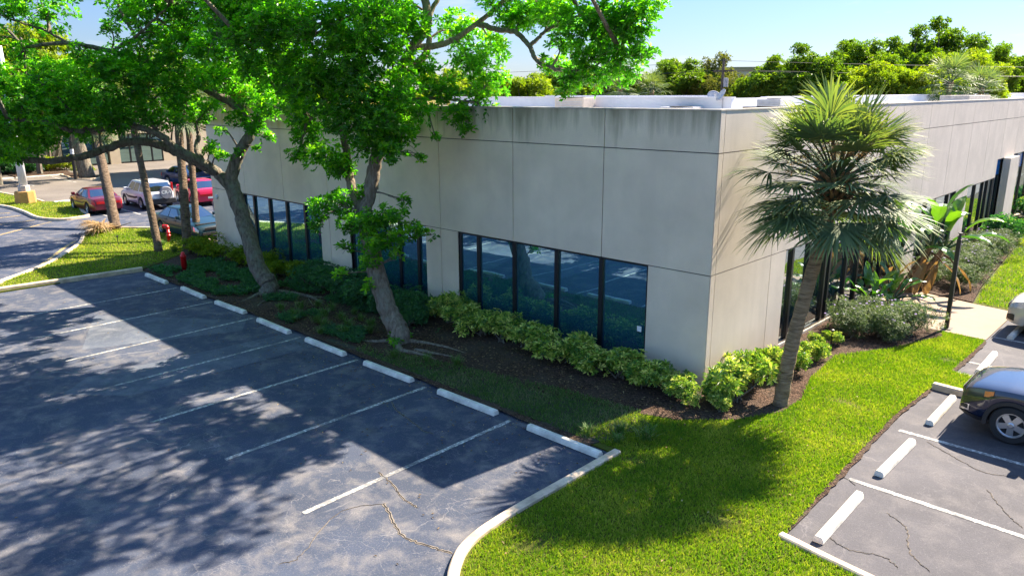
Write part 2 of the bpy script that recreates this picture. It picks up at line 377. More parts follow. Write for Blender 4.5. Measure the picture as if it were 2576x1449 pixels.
M['headlight'] = plain('headlight_lens', (0.55, 0.56, 0.58), 0.08, 0.4)
M['taillight'] = plain('tail_light_lens', (0.50, 0.01, 0.012), 0.12)
M['amber'] = plain('amber_lens', (0.85, 0.24, 0.01), 0.15)
M['chrome'] = plain('chrome', (0.75, 0.75, 0.77), 0.12, 1.0, var=0.03)
M['plate'] = plain('licence_plate', (0.72, 0.74, 0.70), 0.5)
M['beige'] = plain('beige_stucco', (0.62, 0.50, 0.34), 0.9, var=0.1, scale=0.8)
M['acgrey'] = plain('ac_metal', (0.42, 0.41, 0.42), 0.5, var=0.1)
M['actan'] = plain('ac_tan_louvre', (0.50, 0.42, 0.35), 0.6, var=0.12, scale=9)
M['wood'] = plain('weathered_pole_wood', (0.11, 0.09, 0.075), 0.9, var=0.3)
M['litter'] = mat_leaf('dry_leaf_litter', (0.10, 0.055, 0.02), (0.24, 0.15, 0.06), (0.42, 0.33, 0.16), 0.2, 0.7, 0.2, (1, 1, 1))
M['whiteline'] = mat_line('worn_white_paint', (0.66, 0.64, 0.58), (0.10, 0.10, 0.105))
M['yellowline'] = mat_line('worn_yellow_paint', (0.66, 0.45, 0.14), (0.12, 0.11, 0.10))
M['crack'] = plain('crack_dark', (0.006, 0.006, 0.006), 0.95)
M['crackedge'] = plain('crack_dusty_edge', (0.20, 0.165, 0.13), 0.95, var=0.35, scale=30)
def mat_paver():
    k = N('block_paving'); p = k.pos(); b = k.n('ShaderNodeTexBrick'); k.l(p, b.inputs['Vector'])
    b.inputs['Color1'].default_value = (0.33, 0.235, 0.16, 1); b.inputs['Color2'].default_value = (0.26, 0.19, 0.14, 1); b.inputs['Mortar'].default_value = (0.24, 0.19, 0.15, 1)
    b.inputs['Scale'].default_value = 1.0; b.inputs['Brick Width'].default_value = 0.2; b.inputs['Row Height'].default_value = 0.1; b.inputs['Mortar Size'].default_value = 0.006
    c = k.mix(k.noise(p, 1.2, 4, 0.6), b.outputs['Color'], (0.30, 0.24, 0.18)); return k.set(c, 0.9, spec=0.2)
M['paver'] = mat_paver()

def structure(o): o['kind'] = 'structure'; return o

# ------------------------------------------------------------------ ground, lots, roads
structure(MB().sheet([(-900, -500), (500, -500), (500, 1200), (-900, 1200)], -0.05).build('ground', M['soil']))
lot = structure(MB().sheet([(-110, -60), (14, -60), (14, -9.0), (3.2, -9.2), (0.47, -4.1), (-22.2, -4.1), (-24.6, 2), (-24.6, 60), (-110, 60)], 0.0).build('parking_lot', M['asphalt']))
far = structure(MB().sheet([(-75, -30), (-51, -30), (-51, -1.2), (-43.5, 0.0), (-43.3, 40), (-75, 40)], 0.004).build('driveway', M['asphalt_far']))
lotb = structure(MB().sheet([(3.85, -4.62), (40, -4.9), (40, 60), (3.8, 60)], 0.004).build('parking_lot', M['asphalt_lot']))

def stripe(a, b, w, z, mat, parent, name):
    a = np.array(a, float); b = np.array(b, float); d = b - a; d /= np.linalg.norm(d); n = np.array([-d[1], d[0]]) * w / 2
    L = np.linalg.norm(b - a); m = max(2, int(L / 0.15)); mb = MB()
    t = np.linspace(0, 1, m); P = a + np.outer(t, b - a)
    j = rng.normal(0, 0.006, (m, 1)); Lf = P + n * (1 + j * 8); Rt = P - n * (1 + j[::-1] * 8)
    G = np.stack([np.c_[Rt, np.full(m, z)], np.c_[Lf, np.full(m, z)]], 1)
    mb.grid(G)
    return mb.build(name, mat, parent)

for i in range(7):
    x = -2.086 - 2.74 * (6 - i)
    stripe((x, -4.36), (x, -9.3 if i > 4 else -9.6), 0.10, 0.006, M['whiteline'], lot, 'stall_line')
for i in range(6):
    y = -2.006 + 2.733 * i
    if i == 2: continue
    stripe((4.05, y), (9.5, y), 0.11, 0.010, M['whiteline'], lotb, 'stall_line')
stripe((4.05, 5.15), (9.5, 5.15), 0.10, 0.010, M['whiteline'], lotb, 'stall_line')
# hatched no-parking lines and the stalls by the cars on the left
for a, b in (((-46.5, -4.1), (-51.0, -6.6)), ((-45.0, -3.7), (-47.6, -7.3)), ((-43.4, -3.5), (-44.6, -7.8)), ((-41.7, -3.4), (-41.6, -8.0)), ((-39.4, -3.3), (-38.6, -7.0)), ((-38.0, -2.9), (-34.5, -7.0))):
    stripe(a, b, 0.14, 0.006, M['yellowline'], lot, 'hatch_line')
for y in (-0.1, 1.45, 4.25, 6.9, 9.7):
    stripe((-45.0, y + 0.1), (-37.0, y), 0.12, 0.008, M['whiteline'], lot, 'stall_line')
for y in (-1.5, 1.5, 4.4): stripe((-63.5, y), (-57.5, y), 0.12, 0.010, M['whiteline'], far, 'stall_line')
stripe((-29.8, -4.6), (-26.2, -6.6), 0.16, 0.006, M['yellowline'], lot, 'kerb_line')
stripe((-30.9, -3.9), (-29.8, -4.6), 0.16, 0.006, M['yellowline'], lot, 'kerb_line')
# resurfaced patches and the long open cracks
MB().sheet([(-10.9, -4.3), (-9.3, -4.3), (-9.4, -9.3), (-10.6, -10.4), (-11.4, -9.6)], 0.004).build('asphalt_patch', M['patch'], lot)
MB().sheet([(-17.0, -7.6), (-13.0, -4.6), (-12.1, -5.2), (-13.7, -9.0)], 0.004).build('asphalt_patch', M['patch'], lot)
def crack(pts, w, z=0.005, par=None):
    P = spline([(p[0], p[1], 0) for p in pts], 10)
    d = np.gradient(P, axis=0); d /= np.linalg.norm(d, axis=1)[:, None]; n = np.c_[-d[:, 1], d[:, 0], np.zeros(len(P))]
    P = P + n * rng.normal(0, 0.010, (len(P), 1))
    for k, (mat, nm, dz) in enumerate(((M['crackedge'], 'crack_edge', 0), (M['crack'], 'crack', 0.003))):
        ww = (w * (1.9 if k == 0 else 0.7)) * (0.7 + 0.6 * rng.random((len(P), 1)))
        ww[0] *= 0.1; ww[-1] *= 0.1
        A = P - n * ww / 2; B = P + n * ww / 2; A[:, 2] = B[:, 2] = z + dz
        MB().grid(np.stack([A, B], 1)).build(nm, mat, par or lot)
from_px = lambda L: [tuple((lambda p: CAM + (0 - CAM[2]) / (p - CAM)[2] * (p - CAM))(at(x, y, 1.0))[:2]) for x, y in L]
crack(from_px([(965, 1265), (985, 1300), (1010, 1345), (1070, 1370), (1140, 1392)]), 0.026)
crack(from_px([(952, 1186), (990, 1220), (1015, 1255), (1052, 1277)]), 0.020)
crack(from_px([(985, 1010), (1000, 1035), (1035, 1060), (1065, 1083), (1092, 1092)]), 0.018)
crack(from_px([(700, 1420), (760, 1395), (850, 1290), (975, 1265)]), 0.008)

for c_ in ([(2090, 1190), (2120, 1200), (2155, 1222)], [(2230, 1290), (2280, 1330), (2290, 1390), (2340, 1440)], [(2330, 1110), (2400, 1150), (2480, 1190), (2570, 1200)], [(2060, 1330), (2130, 1380), (2220, 1400), (2260, 1430)], [(2480, 1230), (2530, 1290), (2575, 1330)]): crack(from_px(c_), 0.009, 0.010, lotb)
# mulch and lawns
mulch_edge = [(-22.2, -4.12), (-8.2, -4.12), (-6.23, -4.05), (-4.33, -3.42), (-2.17, -2.74), (-0.35, -2.3), (0.49, -2.0), (1.41, -1.15), (1.95, -0.1), (1.95, 0.9), (1.6, 2.2), (1.45, 4.2), (2.35, 5.9), (3.05, 7.9), (2.7, 8.45)]
structure(MB().prism(mulch_edge + [(0.05, 8.5), (0.05, -0.05), (-24.4, -0.05), (-24.4, -1.2)], -0.02, 0.045).build('mulch_bed', M['mulch']))
structure(MB().prism([(0.02, 13.2), (1.0, 12.9), (2.7, 12.5), (2.4, 15), (1.75, 24), (0.95, 29.5), (0.02, 29.5)], -0.02, 0.045).build('mulch_bed', M['mulch']))
lawn_poly = [(-6.3, -4.12), (0.40, -4.1), (0.42, -7.3), (0.50, -7.9), (0.70, -8.45), (1.05, -8.85), (1.6, -9.25), (2.4, -9.4), (14, -9.4), (14, -5.2), (5.2, -4.72), (3.95, -4.6), (3.88, -2), (3.78, 1.3), (3.90, 3.7), (4.9, 3.7), (4.9, 5.0), (3.95, 5.1), (3.98, 8.3), (2.8, 8.5)]
structure(MB().prism(lawn_poly[:1] + lawn_poly[1:] + mulch_edge[::-1][0:13], -0.02, 0.03).build('lawn', M['lawn']))
structure(MB().prism([(2.75, 12.4), (3.95, 12.2), (3.95, 40), (0.9, 40), (0.97, 29.6), (1.77, 24.1), (2.42, 15.1)], -0.02, 0.03).build('lawn', M['lawn']))
left_lawn = [(-22.25, -4.2), (-22.55, -14), (-25.0, -14), (-24.1, -8.6), (-26.18, -6.2), (-29.4, -4.15), (-31.3, -3.3), (-33.2, -2.4), (-33.3, -1.7), (-32.7, -1.2), (-30.9, 0.1), (-28.0, 0.35), (-24.45, 0.35), (-24.42, -1.2)]
structure(MB().prism(left_lawn, -0.02, 0.05).build('lawn', M['lawn']))
island = [(-60, -2.2), (-51.2, -1.25), (-48.3, -0.95), (-46.6, -0.95), (-45.5, 0.3), (-43.4, 0.1), (-40.6, -0.6), (-38.6, -0.95), (-38.2, -1.4), (-38.05, -2.2), (-38.6, -2.7), (-40, -3.0), (-43.2, -2.85), (-46.6, -3.1), (-51, -4.6), (-60, -7)]
structure(MB().prism(island, -0.02, 0.06).build('lawn', M['lawn']))
structure(MB().prism([(0.06, 8.52), (2.72, 8.5), (3.95, 8.4), (3.97, 12.1), (2.7, 12.35), (1.0, 12.8), (0.06, 13.1)], -0.02, 0.035).build('walkway', M['paver']))
structure(MB().prism([(-75, 2.5), (-65.3, 2.2), (-65, 5.3), (-60.2, 5.1), (-58.9, 5.9), (-59.6, 6.9), (-61.2, 7.3), (-66, 6.6), (-72, 7.4)], 0.0, 0.06).build('mulch_bed', M['mulch']))

def soil_edge(pts, w, z):
    P = spline([(p[0], p[1], 0) for p in pts], 14); d = np.gradient(P, axis=0); d /= np.linalg.norm(d, axis=1)[:, None]; n = np.c_[-d[:, 1], d[:, 0], np.zeros(len(P))]
    ws_ = np.array([w * (.5 + abs(noise.noise(Vector((p[0] * 2, p[1] * 2.3, 9)))) * 1.6 + random.random() * .35) for p in P])[:, None]
    A = P - n * ws_; B = P + n * ws_; A[:, 2] = B[:, 2] = z; structure(MB().grid(np.stack([B, A], 1)).build('soil_edge', M['mulch']))
soil_edge([(3.97, -4.5), (3.90, -2), (3.80, 1.3), (3.90, 3.4)], .05, .034)
soil_edge([(3.97, 5.15), (3.99, 6.6), (3.99, 8.2)], .05, .034)
soil_edge([(-0.1, -4.12), (-4, -4.14), (-9, -4.14), (-14, -4.14), (-21.8, -4.14)], .09, .052)
def kerb(pts, w, h, name='kerb', mat=None, n=5):
    P = spline([(p[0], p[1], 0) for p in pts], n); d = np.gradient(P, axis=0); d /= np.linalg.norm(d, axis=1)[:, None]
    nn = np.c_[-d[:, 1], d[:, 0], np.zeros(len(P))]
    prof = [(-w / 2, -0.02), (-w / 2, h * 0.8), (-w / 2 + 0.025, h), (w / 2 - 0.025, h), (w / 2, h * 0.8), (w / 2, -0.02)]
    G = np.stack([P + nn * a + np.array([0, 0, z]) for a, z in prof], 1)
    mb = MB(); mb.grid(G); k = len(prof)
    mb.add(G[0], [tuple(range(k))]); mb.add(G[-1], [tuple(range(k))[::-1]])
    return structure(mb.build(name, mat or M['kerb']))
kerb([(0.46, -4.05), (0.46, -5.5), (0.46, -7.1), (0.56, -8.0), (0.83, -8.55), (1.25, -8.98), (1.9, -9.3), (3, -9.5), (8, -9.5)], 0.17, 0.10)
kerb([(3.95, -4.6), (5.2, -4.76), (8, -5.0), (14, -5.4)], 0.15, 0.09)
kerb([(-22.2, -4.15), (-22.4, -6.6), (-22.6, -8.9), (-22.9, -14)], 0.20, 0.16)
kerb([(-24.1, -14), (-23.7, -9), (-24.1, -8.4), (-26.18, -6.3), (-29.4, -4.25), (-31.3, -3.4), (-33.2, -2.5), (-33.45, -1.7), (-32.8, -1.1), (-30.9, 0.2), (-28, 0.42), (-24.6, 0.42)], 0.16, 0.12)
kerb(island[:1] + [(-51.2, -1.15), (-48.3, -0.85), (-46.6, -0.85)], 0.16, 0.12)
kerb([(-43.4, 0.2), (-40.6, -0.5), (-38.5, -0.85), (-38.05, -1.4), (-37.95, -2.3), (-38.6, -2.8), (-40, -3.08), (-43.2, -2.95), (-46.6, -3.2), (-51, -4.7), (-60, -7.1)], 0.17, 0.14)
kerb([(3.9, 3.66), (4.4, 3.62), (5.0, 3.62), (6.5, 3.6)], 0.18, 0.15)
kerb([(-65.0, 5.35), (-62, 5.2), (-60.2, 5.0), (-58.8, 5.85), (-59.6, 7.0)], 0.16, 0.12)

# ------------------------------------------------------------------ the office building
H1, Z2, Z3 = 6.31, 5.41, 2.695
office = empty('office_building', (0, 0, 0), 0, 'long low beige stucco office building with dark glass windows and a flat roof', 'building')
GAP = 0.011
def panel_wall(mb, axis, breaks, rows, openings, t0, t1):
    """separate precast panels with open joints; axis 0 = along x (wall at y), 1 = along y (wall at x)"""
    for a, b in zip(breaks[:-1], breaks[1:]):
        for z0, z1 in zip(rows[:-1], rows[1:]):
            segs = [(a, b, z0, z1)]
            for oa, ob, oz0, oz1 in openings:
                nx = []
                for (s0, s1, q0, q1) in segs:
                    if ob <= s0 or oa >= s1 or oz1 <= q0 or oz0 >= q1: nx.append((s0, s1, q0, q1)); continue
                    if oa > s0: nx.append((s0, oa, q0, q1))
                    if ob < s1: nx.append((ob, s1, q0, q1))
                    if oz1 < q1: nx.append((max(s0, oa), min(s1, ob), oz1, q1))
                    if oz0 > q0: nx.append((max(s0, oa), min(s1, ob), q0, oz0))
                segs = nx
            for (s0, s1, q0, q1) in segs:
                g0 = GAP if abs(s0 - a) < 1e-6 else 0; g1 = GAP if abs(s1 - b) < 1e-6 else 0
                k0 = GAP if abs(q0 - z0) < 1e-6 and q0 > 0.1 else 0; k1 = GAP if abs(q1 - z1) < 1e-6 and q1 < H1 - 0.01 else 0
                if s1 - s0 < 0.03: continue
                if axis == 0: mb.box(s0 + g0, s1 - g1, t0, t1, q0 + k0, q1 - k1)
                else: mb.box(t0, t1, s0 + g0, s1 - g1, q0 + k0, q1 - k1)
W1 = [(-8.39, -1.65, 0.12, Z3), (-14.0, -9.86, 0.12, Z3), (-21.65, -15.84, 0.12, Z3)]
bx = [0.0 - 3.05 * i for i in range(9)][::-1]
mb = MB(); panel_wall(mb, 0, bx, [0, Z3, Z2, H1], W1, 0.0, 0.22); mb.build('front_wall', M['stucco'], office)
W2 = [(3.94, 14.0, 0.06, Z3), (15.3, 20.25, 0.06, Z3), (22.1, 27.0, 0.06, Z3), (27.0, 28.4, 0.06, 3.55), (30.45, 42.0, 0.06, 3.60)]
by = [0.22, 3.06] + [3.06 + 3.05 * i for i in range(1, 25)]
mb = MB(); panel_wall(mb, 1, by, [0, Z3, Z2, H1], W2, -0.22, 0.0); mb.build('side_wall', M['stucco2'], office)
mb = MB(); panel_wall(mb, 1, [0.0, 0.215], [0, Z3, Z2, H1], [], -0.008, 0.0025); mb.build('corner_return', M['stucco2'], office)
# backing behind the joints, roof deck, coping, back walls
mb = MB()
def backing(axis, a, b, openings, p0, p1):
    xs = sorted([a, b] + [o[0] for o in openings] + [o[1] for o in openings])
    for s0, s1 in zip(xs[:-1], xs[1:]):
        if s1 - s0 < 1e-4: continue
        m = 0.5 * (s0 + s1); zz = [o[3] for o in openings if o[0] < m < o[1]]
        z0 = zz[0] if zz else 0.0
        if axis == 0: mb.box(s0, s1, p0, p1, z0, H1 - 0.01)
        else: mb.box(p0, p1, s0, s1, z0, H1 - 0.01)
backing(0, -24.38, -0.03, W1, 0.03, 0.20); backing(1, 0.23, 76.0, W2, -0.20, -0.03)
mb.build('joint_backing', M['joint'], office)
mb = MB(); mb.box(-24.3, -0.25, 0.24, 24, 5.45, 5.6); mb.box(-9, -0.25, 24.01, 76, 5.45, 5.6); mb.build('roof_deck', M['roof'], office)
mb = MB(); mb.box(-24.42, 0.012, -0.014, 0.25, H1 + 0.001, H1 + 0.03); mb.box(-0.24, 0.012, 0.252, 76, H1 + 0.001, H1 + 0.03); mb.build('coping', M['concrete'], office)
mb = MB(); mb.box(-24.4, -24.2, 0.23, 26, 0, H1); mb.box(-24.18, -9, 25.8, 26, 0, H1); mb.build('rear_wall', M['stucco'], office)
mb = MB(); mb.box(-24.15, -0.26, 0.26, 0.30, 5.6, H1 - 0.02); mb.box(-0.30, -0.26, 0.31, 76, 5.6, H1 - 0.02); mb.build('parapet_lining', M['whitewall'], office)
# white rooftop walls seen over the parapet
mb = MB(); mb.box(-24.15, -7.1, 14.0, 14.2, 5.6, 6.46); mb.box(-24.2, -7.05, 13.95, 14.25, 6.461, 6.50); mb.box(-7.3, -7.1, 14.21, 19.0, 5.6, 6.45)
mb.build('roof_wall', M['whitewall'], office)
mb = MB(); mb.box(-8.2, -8.0, 19.0, 76, 5.6, 6.44); mb.box(-8.25, -7.95, 18.95, 76, 6.441, 6.48); mb.build('roof_wall', M['whitewall'], office)
mb = MB(); mb.box(-24.1, -12.0, 22.0, 22.2, 5.6, 6.52); mb.build('roof_wall', M['whitewall'], office)

def window(parent, axis, a, b, z0, z1, mull, glass, depth, name='window', gl=None):
    """frame with mullions in one mesh, one pane mesh as its child"""
    fr = MB(); fw = 0.055
    def bar(s0, s1, q0, q1, p0, p1):
        if axis == 0: fr.box(s0, s1, p0, p1, q0, q1)
        else: fr.box(-p1, -p0, s0, s1, q0, q1)
    p0, p1 = depth, depth + 0.09
    bar(a, a + fw * 1.6, z0, z1, p0, p1); bar(b - fw * 1.3, b, z0, z1, p0, p1)
    bar(a + fw * 1.6, b - fw * 1.3, z1 - fw, z1, p0 + .003, p1); bar(a + fw * 1.6, b - fw * 1.3, z0, z0 + fw, p0 + .003, p1)
    for m in mull: bar(m - 0.06, m + 0.06, z0 + fw, z1 - fw, p0 - 0.02, p1)
    f = bevel(fr.build(name, M['frame'], parent), 0.006, 1)
    g = MB(); q = depth + 0.05
    for s0, s1 in zip([a + 0.08] + [m + 0.058 for m in mull], [m - 0.058 for m in mull] + [b - 0.07]):
        e1, e2 = rng.normal(0, .004, 2)
        if axis == 0: g.add([(s0, q - e1 - e2, z0 + 0.05), (s1, q + e1 - e2, z0 + 0.05), (s1, q + e1 + e2, z1 - 0.05), (s0, q - e1 + e2, z1 - 0.05)], [(0, 1, 2, 3)])
        else: g.add([(-q, s0, z0 + 0.05), (-q, s1, z0 + 0.05), (-q, s1, z1 - 0.05), (-q, s0, z1 - 0.05)], [(0, 1, 2, 3)])
    g.build('pane', gl or M['glass'], f)
    return f
window(office, 0, -8.39, -1.65, 0.12, Z3, [-7.55, -6.11, -4.56, -3.08], None, 0.05)
window(office, 0, -14.0, -9.86, 0.12, Z3, [-12.6, -11.3, -10.35], None, 0.09)
window(office, 0, -21.65, -15.84, 0.12, Z3, [-20.8, -19.55, -18.25, -16.95], None, 0.05)
window(office, 1, 3.94, 14.0, 0.06, Z3, [4.55, 5.65, 6.9, 7.25, 8.6, 9.6, 10.6, 11.9, 12.9], None, 0.06, gl=M['glass2'])
window(office, 1, 15.3, 20.25, 0.06, Z3, [16.4, 17.55, 19.35], None, 0.06, gl=M['glass2'])
window(office, 1, 22.1, 27.0, 0.06, Z3, [23.7, 25.15, 26.0], None, 0.06, gl=M['glass2'])
M['blue'] = plain('blue_glossy_panel', (0.01, 0.14, 0.42), 0.12, var=.05)
for a_, b_, d_ in ((27.36, 28.33, .147), (30.55, 32.13, .207), (32.27, 33.93, .207)): MB().box(-d_ + .004, -d_ + .012, a_, b_, 2.75, 3.48).build('upper_blue_panel', M['blue'], office)  # glossy blue panels set in front of the upper panes
window(office, 1, 27.02, 28.4, 0.06, 3.55, [27.3], None, 0.1, gl=M['glass2'])
window(office, 1, 30.45, 42.0, 0.06, 3.60, [32.2, 34, 36, 38, 40], None, 0.16, gl=M['glass2'])
MB().box(0.0025, 0.03, 3.94, 14, -0.01, 0.10).build('sill', M['concrete'], office)
mb = MB(); mb.box(-0.21, 0.28, 28.42, 30.43, 0, 3.53); mb.build('column', M['stucco2'], office)
# round wall lamp at the far end of the front wall
Mx = Matrix.Translation((-23.95, -0.003, 2.34)) @ Matrix.Rotation(R(90), 4, 'X')
wl = MB().lathe([(0.10, 0), (0.105, 0.03), (0.085, 0.07), (0.05, 0.09), (0.0, 0.095)], 18, Mx).build('wall_lamp', M['pole'], None, True); tag(wl, 'small round grey lamp mounted on the far end of the beige front wall', 'wall lamp')
sticker = MB().box(-1.93, -1.80, 0.045, 0.0485, 0.98, 1.12).build('window_sticker', M['plate'], office)

# rooftop things
def ac(name, x, y, w, d, z0, h, mat, label):
    r = empty(name, (x, y, z0), 0, label, 'air conditioner')
    mb = MB(); mb.box(-w / 2, w / 2, -d / 2, d / 2, 0, h); bevel(mb.build('casing', mat, r), 0.02)
    mb = MB()
    for i in range(9): mb.box(-w * 0.45 + 0 * i, w * 0.45, -d / 2 - 0.012, -d / 2 - 0.002, h * (0.1 + 0.085 * i), h * (0.14 + 0.085 * i))
    mb.build('louvre', M['acgrey'], r)
    MB().lathe([(0.0, h), (w * 0.3, h), (w * 0.3, h + 0.03), (0, h + 0.04)], 16).build('fan_guard', M['blackmetal'], r)
    return r
ac('air_conditioner', -14.6, 13.2, 1.7, 0.9, 5.6, 0.86, M['actan'], 'tan louvred rooftop air conditioner against the white roof wall')
ac('air_conditioner', -9.0, 13.3, 1.6, 0.8, 5.6, 0.5, M['acgrey'], 'low grey rooftop unit in front of the white roof wall below the dishes')
ac('air_conditioner', -6.0, 15.5, 1.0, 1.0, 5.6, 0.80, M['acgrey'], 'pale grey rooftop unit with dark side, right of the white roof wall end')
ac('air_conditioner', -4.9, 13.0, 1.9, 1.0, 5.6, 0.55, M['blackmetal'], 'long dark low rooftop box left of the palm crown')
ac('air_conditioner', -1.6, 26.5, 1.2, 4.0, 5.6, 0.90, M['concrete'], 'long pale rooftop duct box behind the side parapet right of the palm')
def dish(loc, rz, label, lean):
    r = empty('satellite_dish', loc, rz, label, 'satellite dish'); r.scale = (.8,) * 3
    Mx = Matrix.Translation((0, 0, 0.62)) @ Matrix.Rotation(R(lean), 4, 'X')
    MB().lathe([(0.0, 0.0), (0.12, 0.012), (0.24, 0.045), (0.34, 0.09), (0.34, 0.10), (0.24, 0.058), (0.12, 0.025), (0.0, 0.014)], 24, Mx).build('dish', M['acgrey'], r, True)
    MB().tube([(0, 0.04, 0), (0, 0.04, 0.45), (0, 0.0, 0.6)], 0.022, 8).build('mast', M['acgrey'], r)
    MB().tube([(0, -0.05, 0.35), (0, -0.33, 0.55), (0, -0.42, 0.78)], 0.012, 6).build('feed_arm', M['acgrey'], r)
dish((-7.5, 13.93, 6.05), R(-35), 'grey satellite dish on a bent mast at the end of the white roof wall', 58)
dish((-8.6, 15.2, 6.0), R(40), 'pale satellite dish left of the mast mounted dish, facing away', 50)

# ------------------------------------------------------------------ wheel stops
def wheel_stop_mesh():
    L, mb = 0.915, MB()
    prof = [(-0.085, 0), (-0.075, 0.07), (-0.05, 0.118), (0.05, 0.118), (0.075, 0.07), (0.085, 0)]
    a = [(-L, y, z) for y, z in prof]; b = [(L, y, z) for y, z in prof]
    n = len(prof); mb.add(a + b, [(i, n + i, n + i + 1, i + 1) for i in range(n - 1)] + [tuple(range(n)), tuple(range(n, 2 * n))[::-1], (0, n - 1, 2 * n - 1, n)])
    return mb
ws = bevel(wheel_stop_mesh().build('wheel_stop', M['stop']), 0.012, 2)
tag(ws, 'x', 'wheel stop', 'white concrete wheel stops of the front car park')
def put_stop(i, x, y, rz, label, group, first=[True]):
    o = ws if first[0] else ws.copy()
    if not first[0]: COL.objects.link(o)
    first[0] = False
    o.location = (x, y, 0.006); o.rotation_euler = (rng.normal(0, .004), 0, rz); o['label'] = label; o['group'] = group; o['category'] = 'wheel stop'
    return o
names = ['white wheel stop at the far end of the shaded row, beside the kerb', 'white wheel stop second from the far kerb, below the red standpipe', 'white wheel stop left of the big leaning tree trunk', 'white wheel stop straight in front of the leaning tree roots',
         'white wheel stop between the two big trees, among grass clumps', 'white wheel stop just right of the middle tree base', 'white wheel stop in front of the shaded thin grass, second from the near end', 'white wheel stop at the near end, by the kerb corner of the sunny lawn']
for i, x in enumerate([-20.27, -17.24, -14.55, -11.7, -8.95, -6.2, -3.39, -0.6]):
    put_stop(i, x, -4.38 + rng.normal(0, .03), rng.normal(0, .022), names[i], 'white concrete wheel stops of the front car park')
rn = ['sunlit white wheel stop nearest the camera in the right car park', 'sunlit white wheel stop in the middle empty stall of the right car park', 'sunlit white wheel stop in front of the glossy black car', 'sunlit white wheel stop beyond the grass finger, before the brick walkway', 'white wheel stop under the nose of the white car']
for i, y in enumerate([-3.45, -0.67, 2.3, 6.3, 9.9]):
    put_stop(i, 4.42, y, R(90) + rng.normal(0, .01), rn[i], 'wheel stops of the right car park')
fn = ['far wheel stop at the left picture edge before the shaded hedge', 'far wheel stop before the hedge, second from the left edge', 'sunlit far wheel stop right of the pole', 'far wheel stop nearest the tree island']
for i, y in enumerate([0.9, 2.9, 4.6]): put_stop(i, -64.4, y, R(90), fn[i], 'far wheel stops before the hedge')
put_stop(0, -46.0, 0.45, R(95), 'white wheel stop left of the dark red saloon', 'far wheel stops before the hedge')

# ------------------------------------------------------------------ foliage generators
def unit(v): return v / (np.linalg.norm(v, axis=-1, keepdims=True) + 1e-9)
def leaves(mb, base, d, up, L, Wd, var, fold=0.12, wide=0.58):
    """kite shaped leaves: arrays of base points, directions, up hints"""
    d = unit(d); s = unit(np.cross(d, up)); n = unit(np.cross(s, d)); k = len(base)
    L = np.broadcast_to(L, (k,))[:, None]; Wd = np.broadcast_to(Wd, (k,))[:, None]
    p0 = base; m = base + d * L * wide + n * L * fold; p1 = m + s * Wd / 2; p3 = m - s * Wd / 2; p2 = base + d * L - n * L * fold * 0.6
    V = np.stack([p0, p1, p2, p3], 1).reshape(-1, 3)
    i0 = mb.n
    mb.v.append(V); idx = np.arange(k) * 4 + i0
    mb.f.extend(zip(idx.tolist(), (idx + 1).tolist(), (idx + 2).tolist(), (idx + 3).tolist()))
    mb.var.append(np.repeat(var, 4)); mb.hasvar = True; mb.n += 4 * k

def rosettes(mb, P, A, n, L, Wr, spread=(0.9, 1.5), vmean=None, vsd=0.2, jitter=0.25):
    """n leaves around every axis A at the points P"""
    k = len(P); A = unit(A)
    t = unit(np.cross(A, np.where(np.abs(A[:, 2:3]) > 0.9, (1.0, 0, 0), (0, 0, 1.0)))); b = np.cross(A, t)
    ph0 = rng.random(k) * 6.28
    vm = np.clip(rng.normal(0.45, 0.2, k), 0, 1) if vmean is None else vmean
    for j in range(n):
        ph = ph0 + j * 6.283 / n + rng.normal(0, jitter, k); th = rng.uniform(*spread, k)
        d = A * np.cos(th)[:, None] + (t * np.cos(ph)[:, None] + b * np.sin(ph)[:, None]) * np.sin(th)[:, None]
        ll = L * rng.uniform(0.7, 1.25, k)
        leaves(mb, P + d * 0.01, d, A + rng.normal(0, 0.25, (k, 3)), ll, ll * Wr, np.clip(vm + rng.normal(0, vsd, k), 0, 1))

def blob_points(c, r, n, flat=0.8, shell=2.4, clump=0.0):
    d = unit(rng.normal(0, 1, (n, 3))); rr = r * rng.random(n) ** (1 / shell)
    lump = np.array([noise.noise(Vector(q * 1.7 + np.array(c) * 0.6)) for q in d])
    rr *= (1 + 0.45 * lump); q = d * rr[:, None]; q[:, 2] *= flat
    if clump:
        keep = np.array([noise.noise(Vector((q[i] + c) * (1.9 / max(r, .3)))) for i in range(n)]) > -clump
        return q[keep] + c, d[keep]
    return q + c, d

def crown(blobs, mat, leaf, wr, dens, nl=7, parent=None, origin=None, name='crown', flat=0.8, upw=0.75):
    mb = MB()
    for c, r in blobs:
        n = int(dens * (r / 0.7) ** 2 * rng.uniform(0.75, 1.2)); P, D = blob_points(np.array(c), r, n, flat, clump=0.22)
        if not len(P): continue
        A = D * 0.6 + np.array([0, 0, upw]) + rng.normal(0, 0.35, P.shape)
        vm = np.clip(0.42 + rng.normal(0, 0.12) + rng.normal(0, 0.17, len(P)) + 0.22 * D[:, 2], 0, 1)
        rosettes(mb, P, A, nl, leaf, wr, (0.75, 1.45), vm, 0.17)
    return mb.build(name, mat, parent, False, origin)

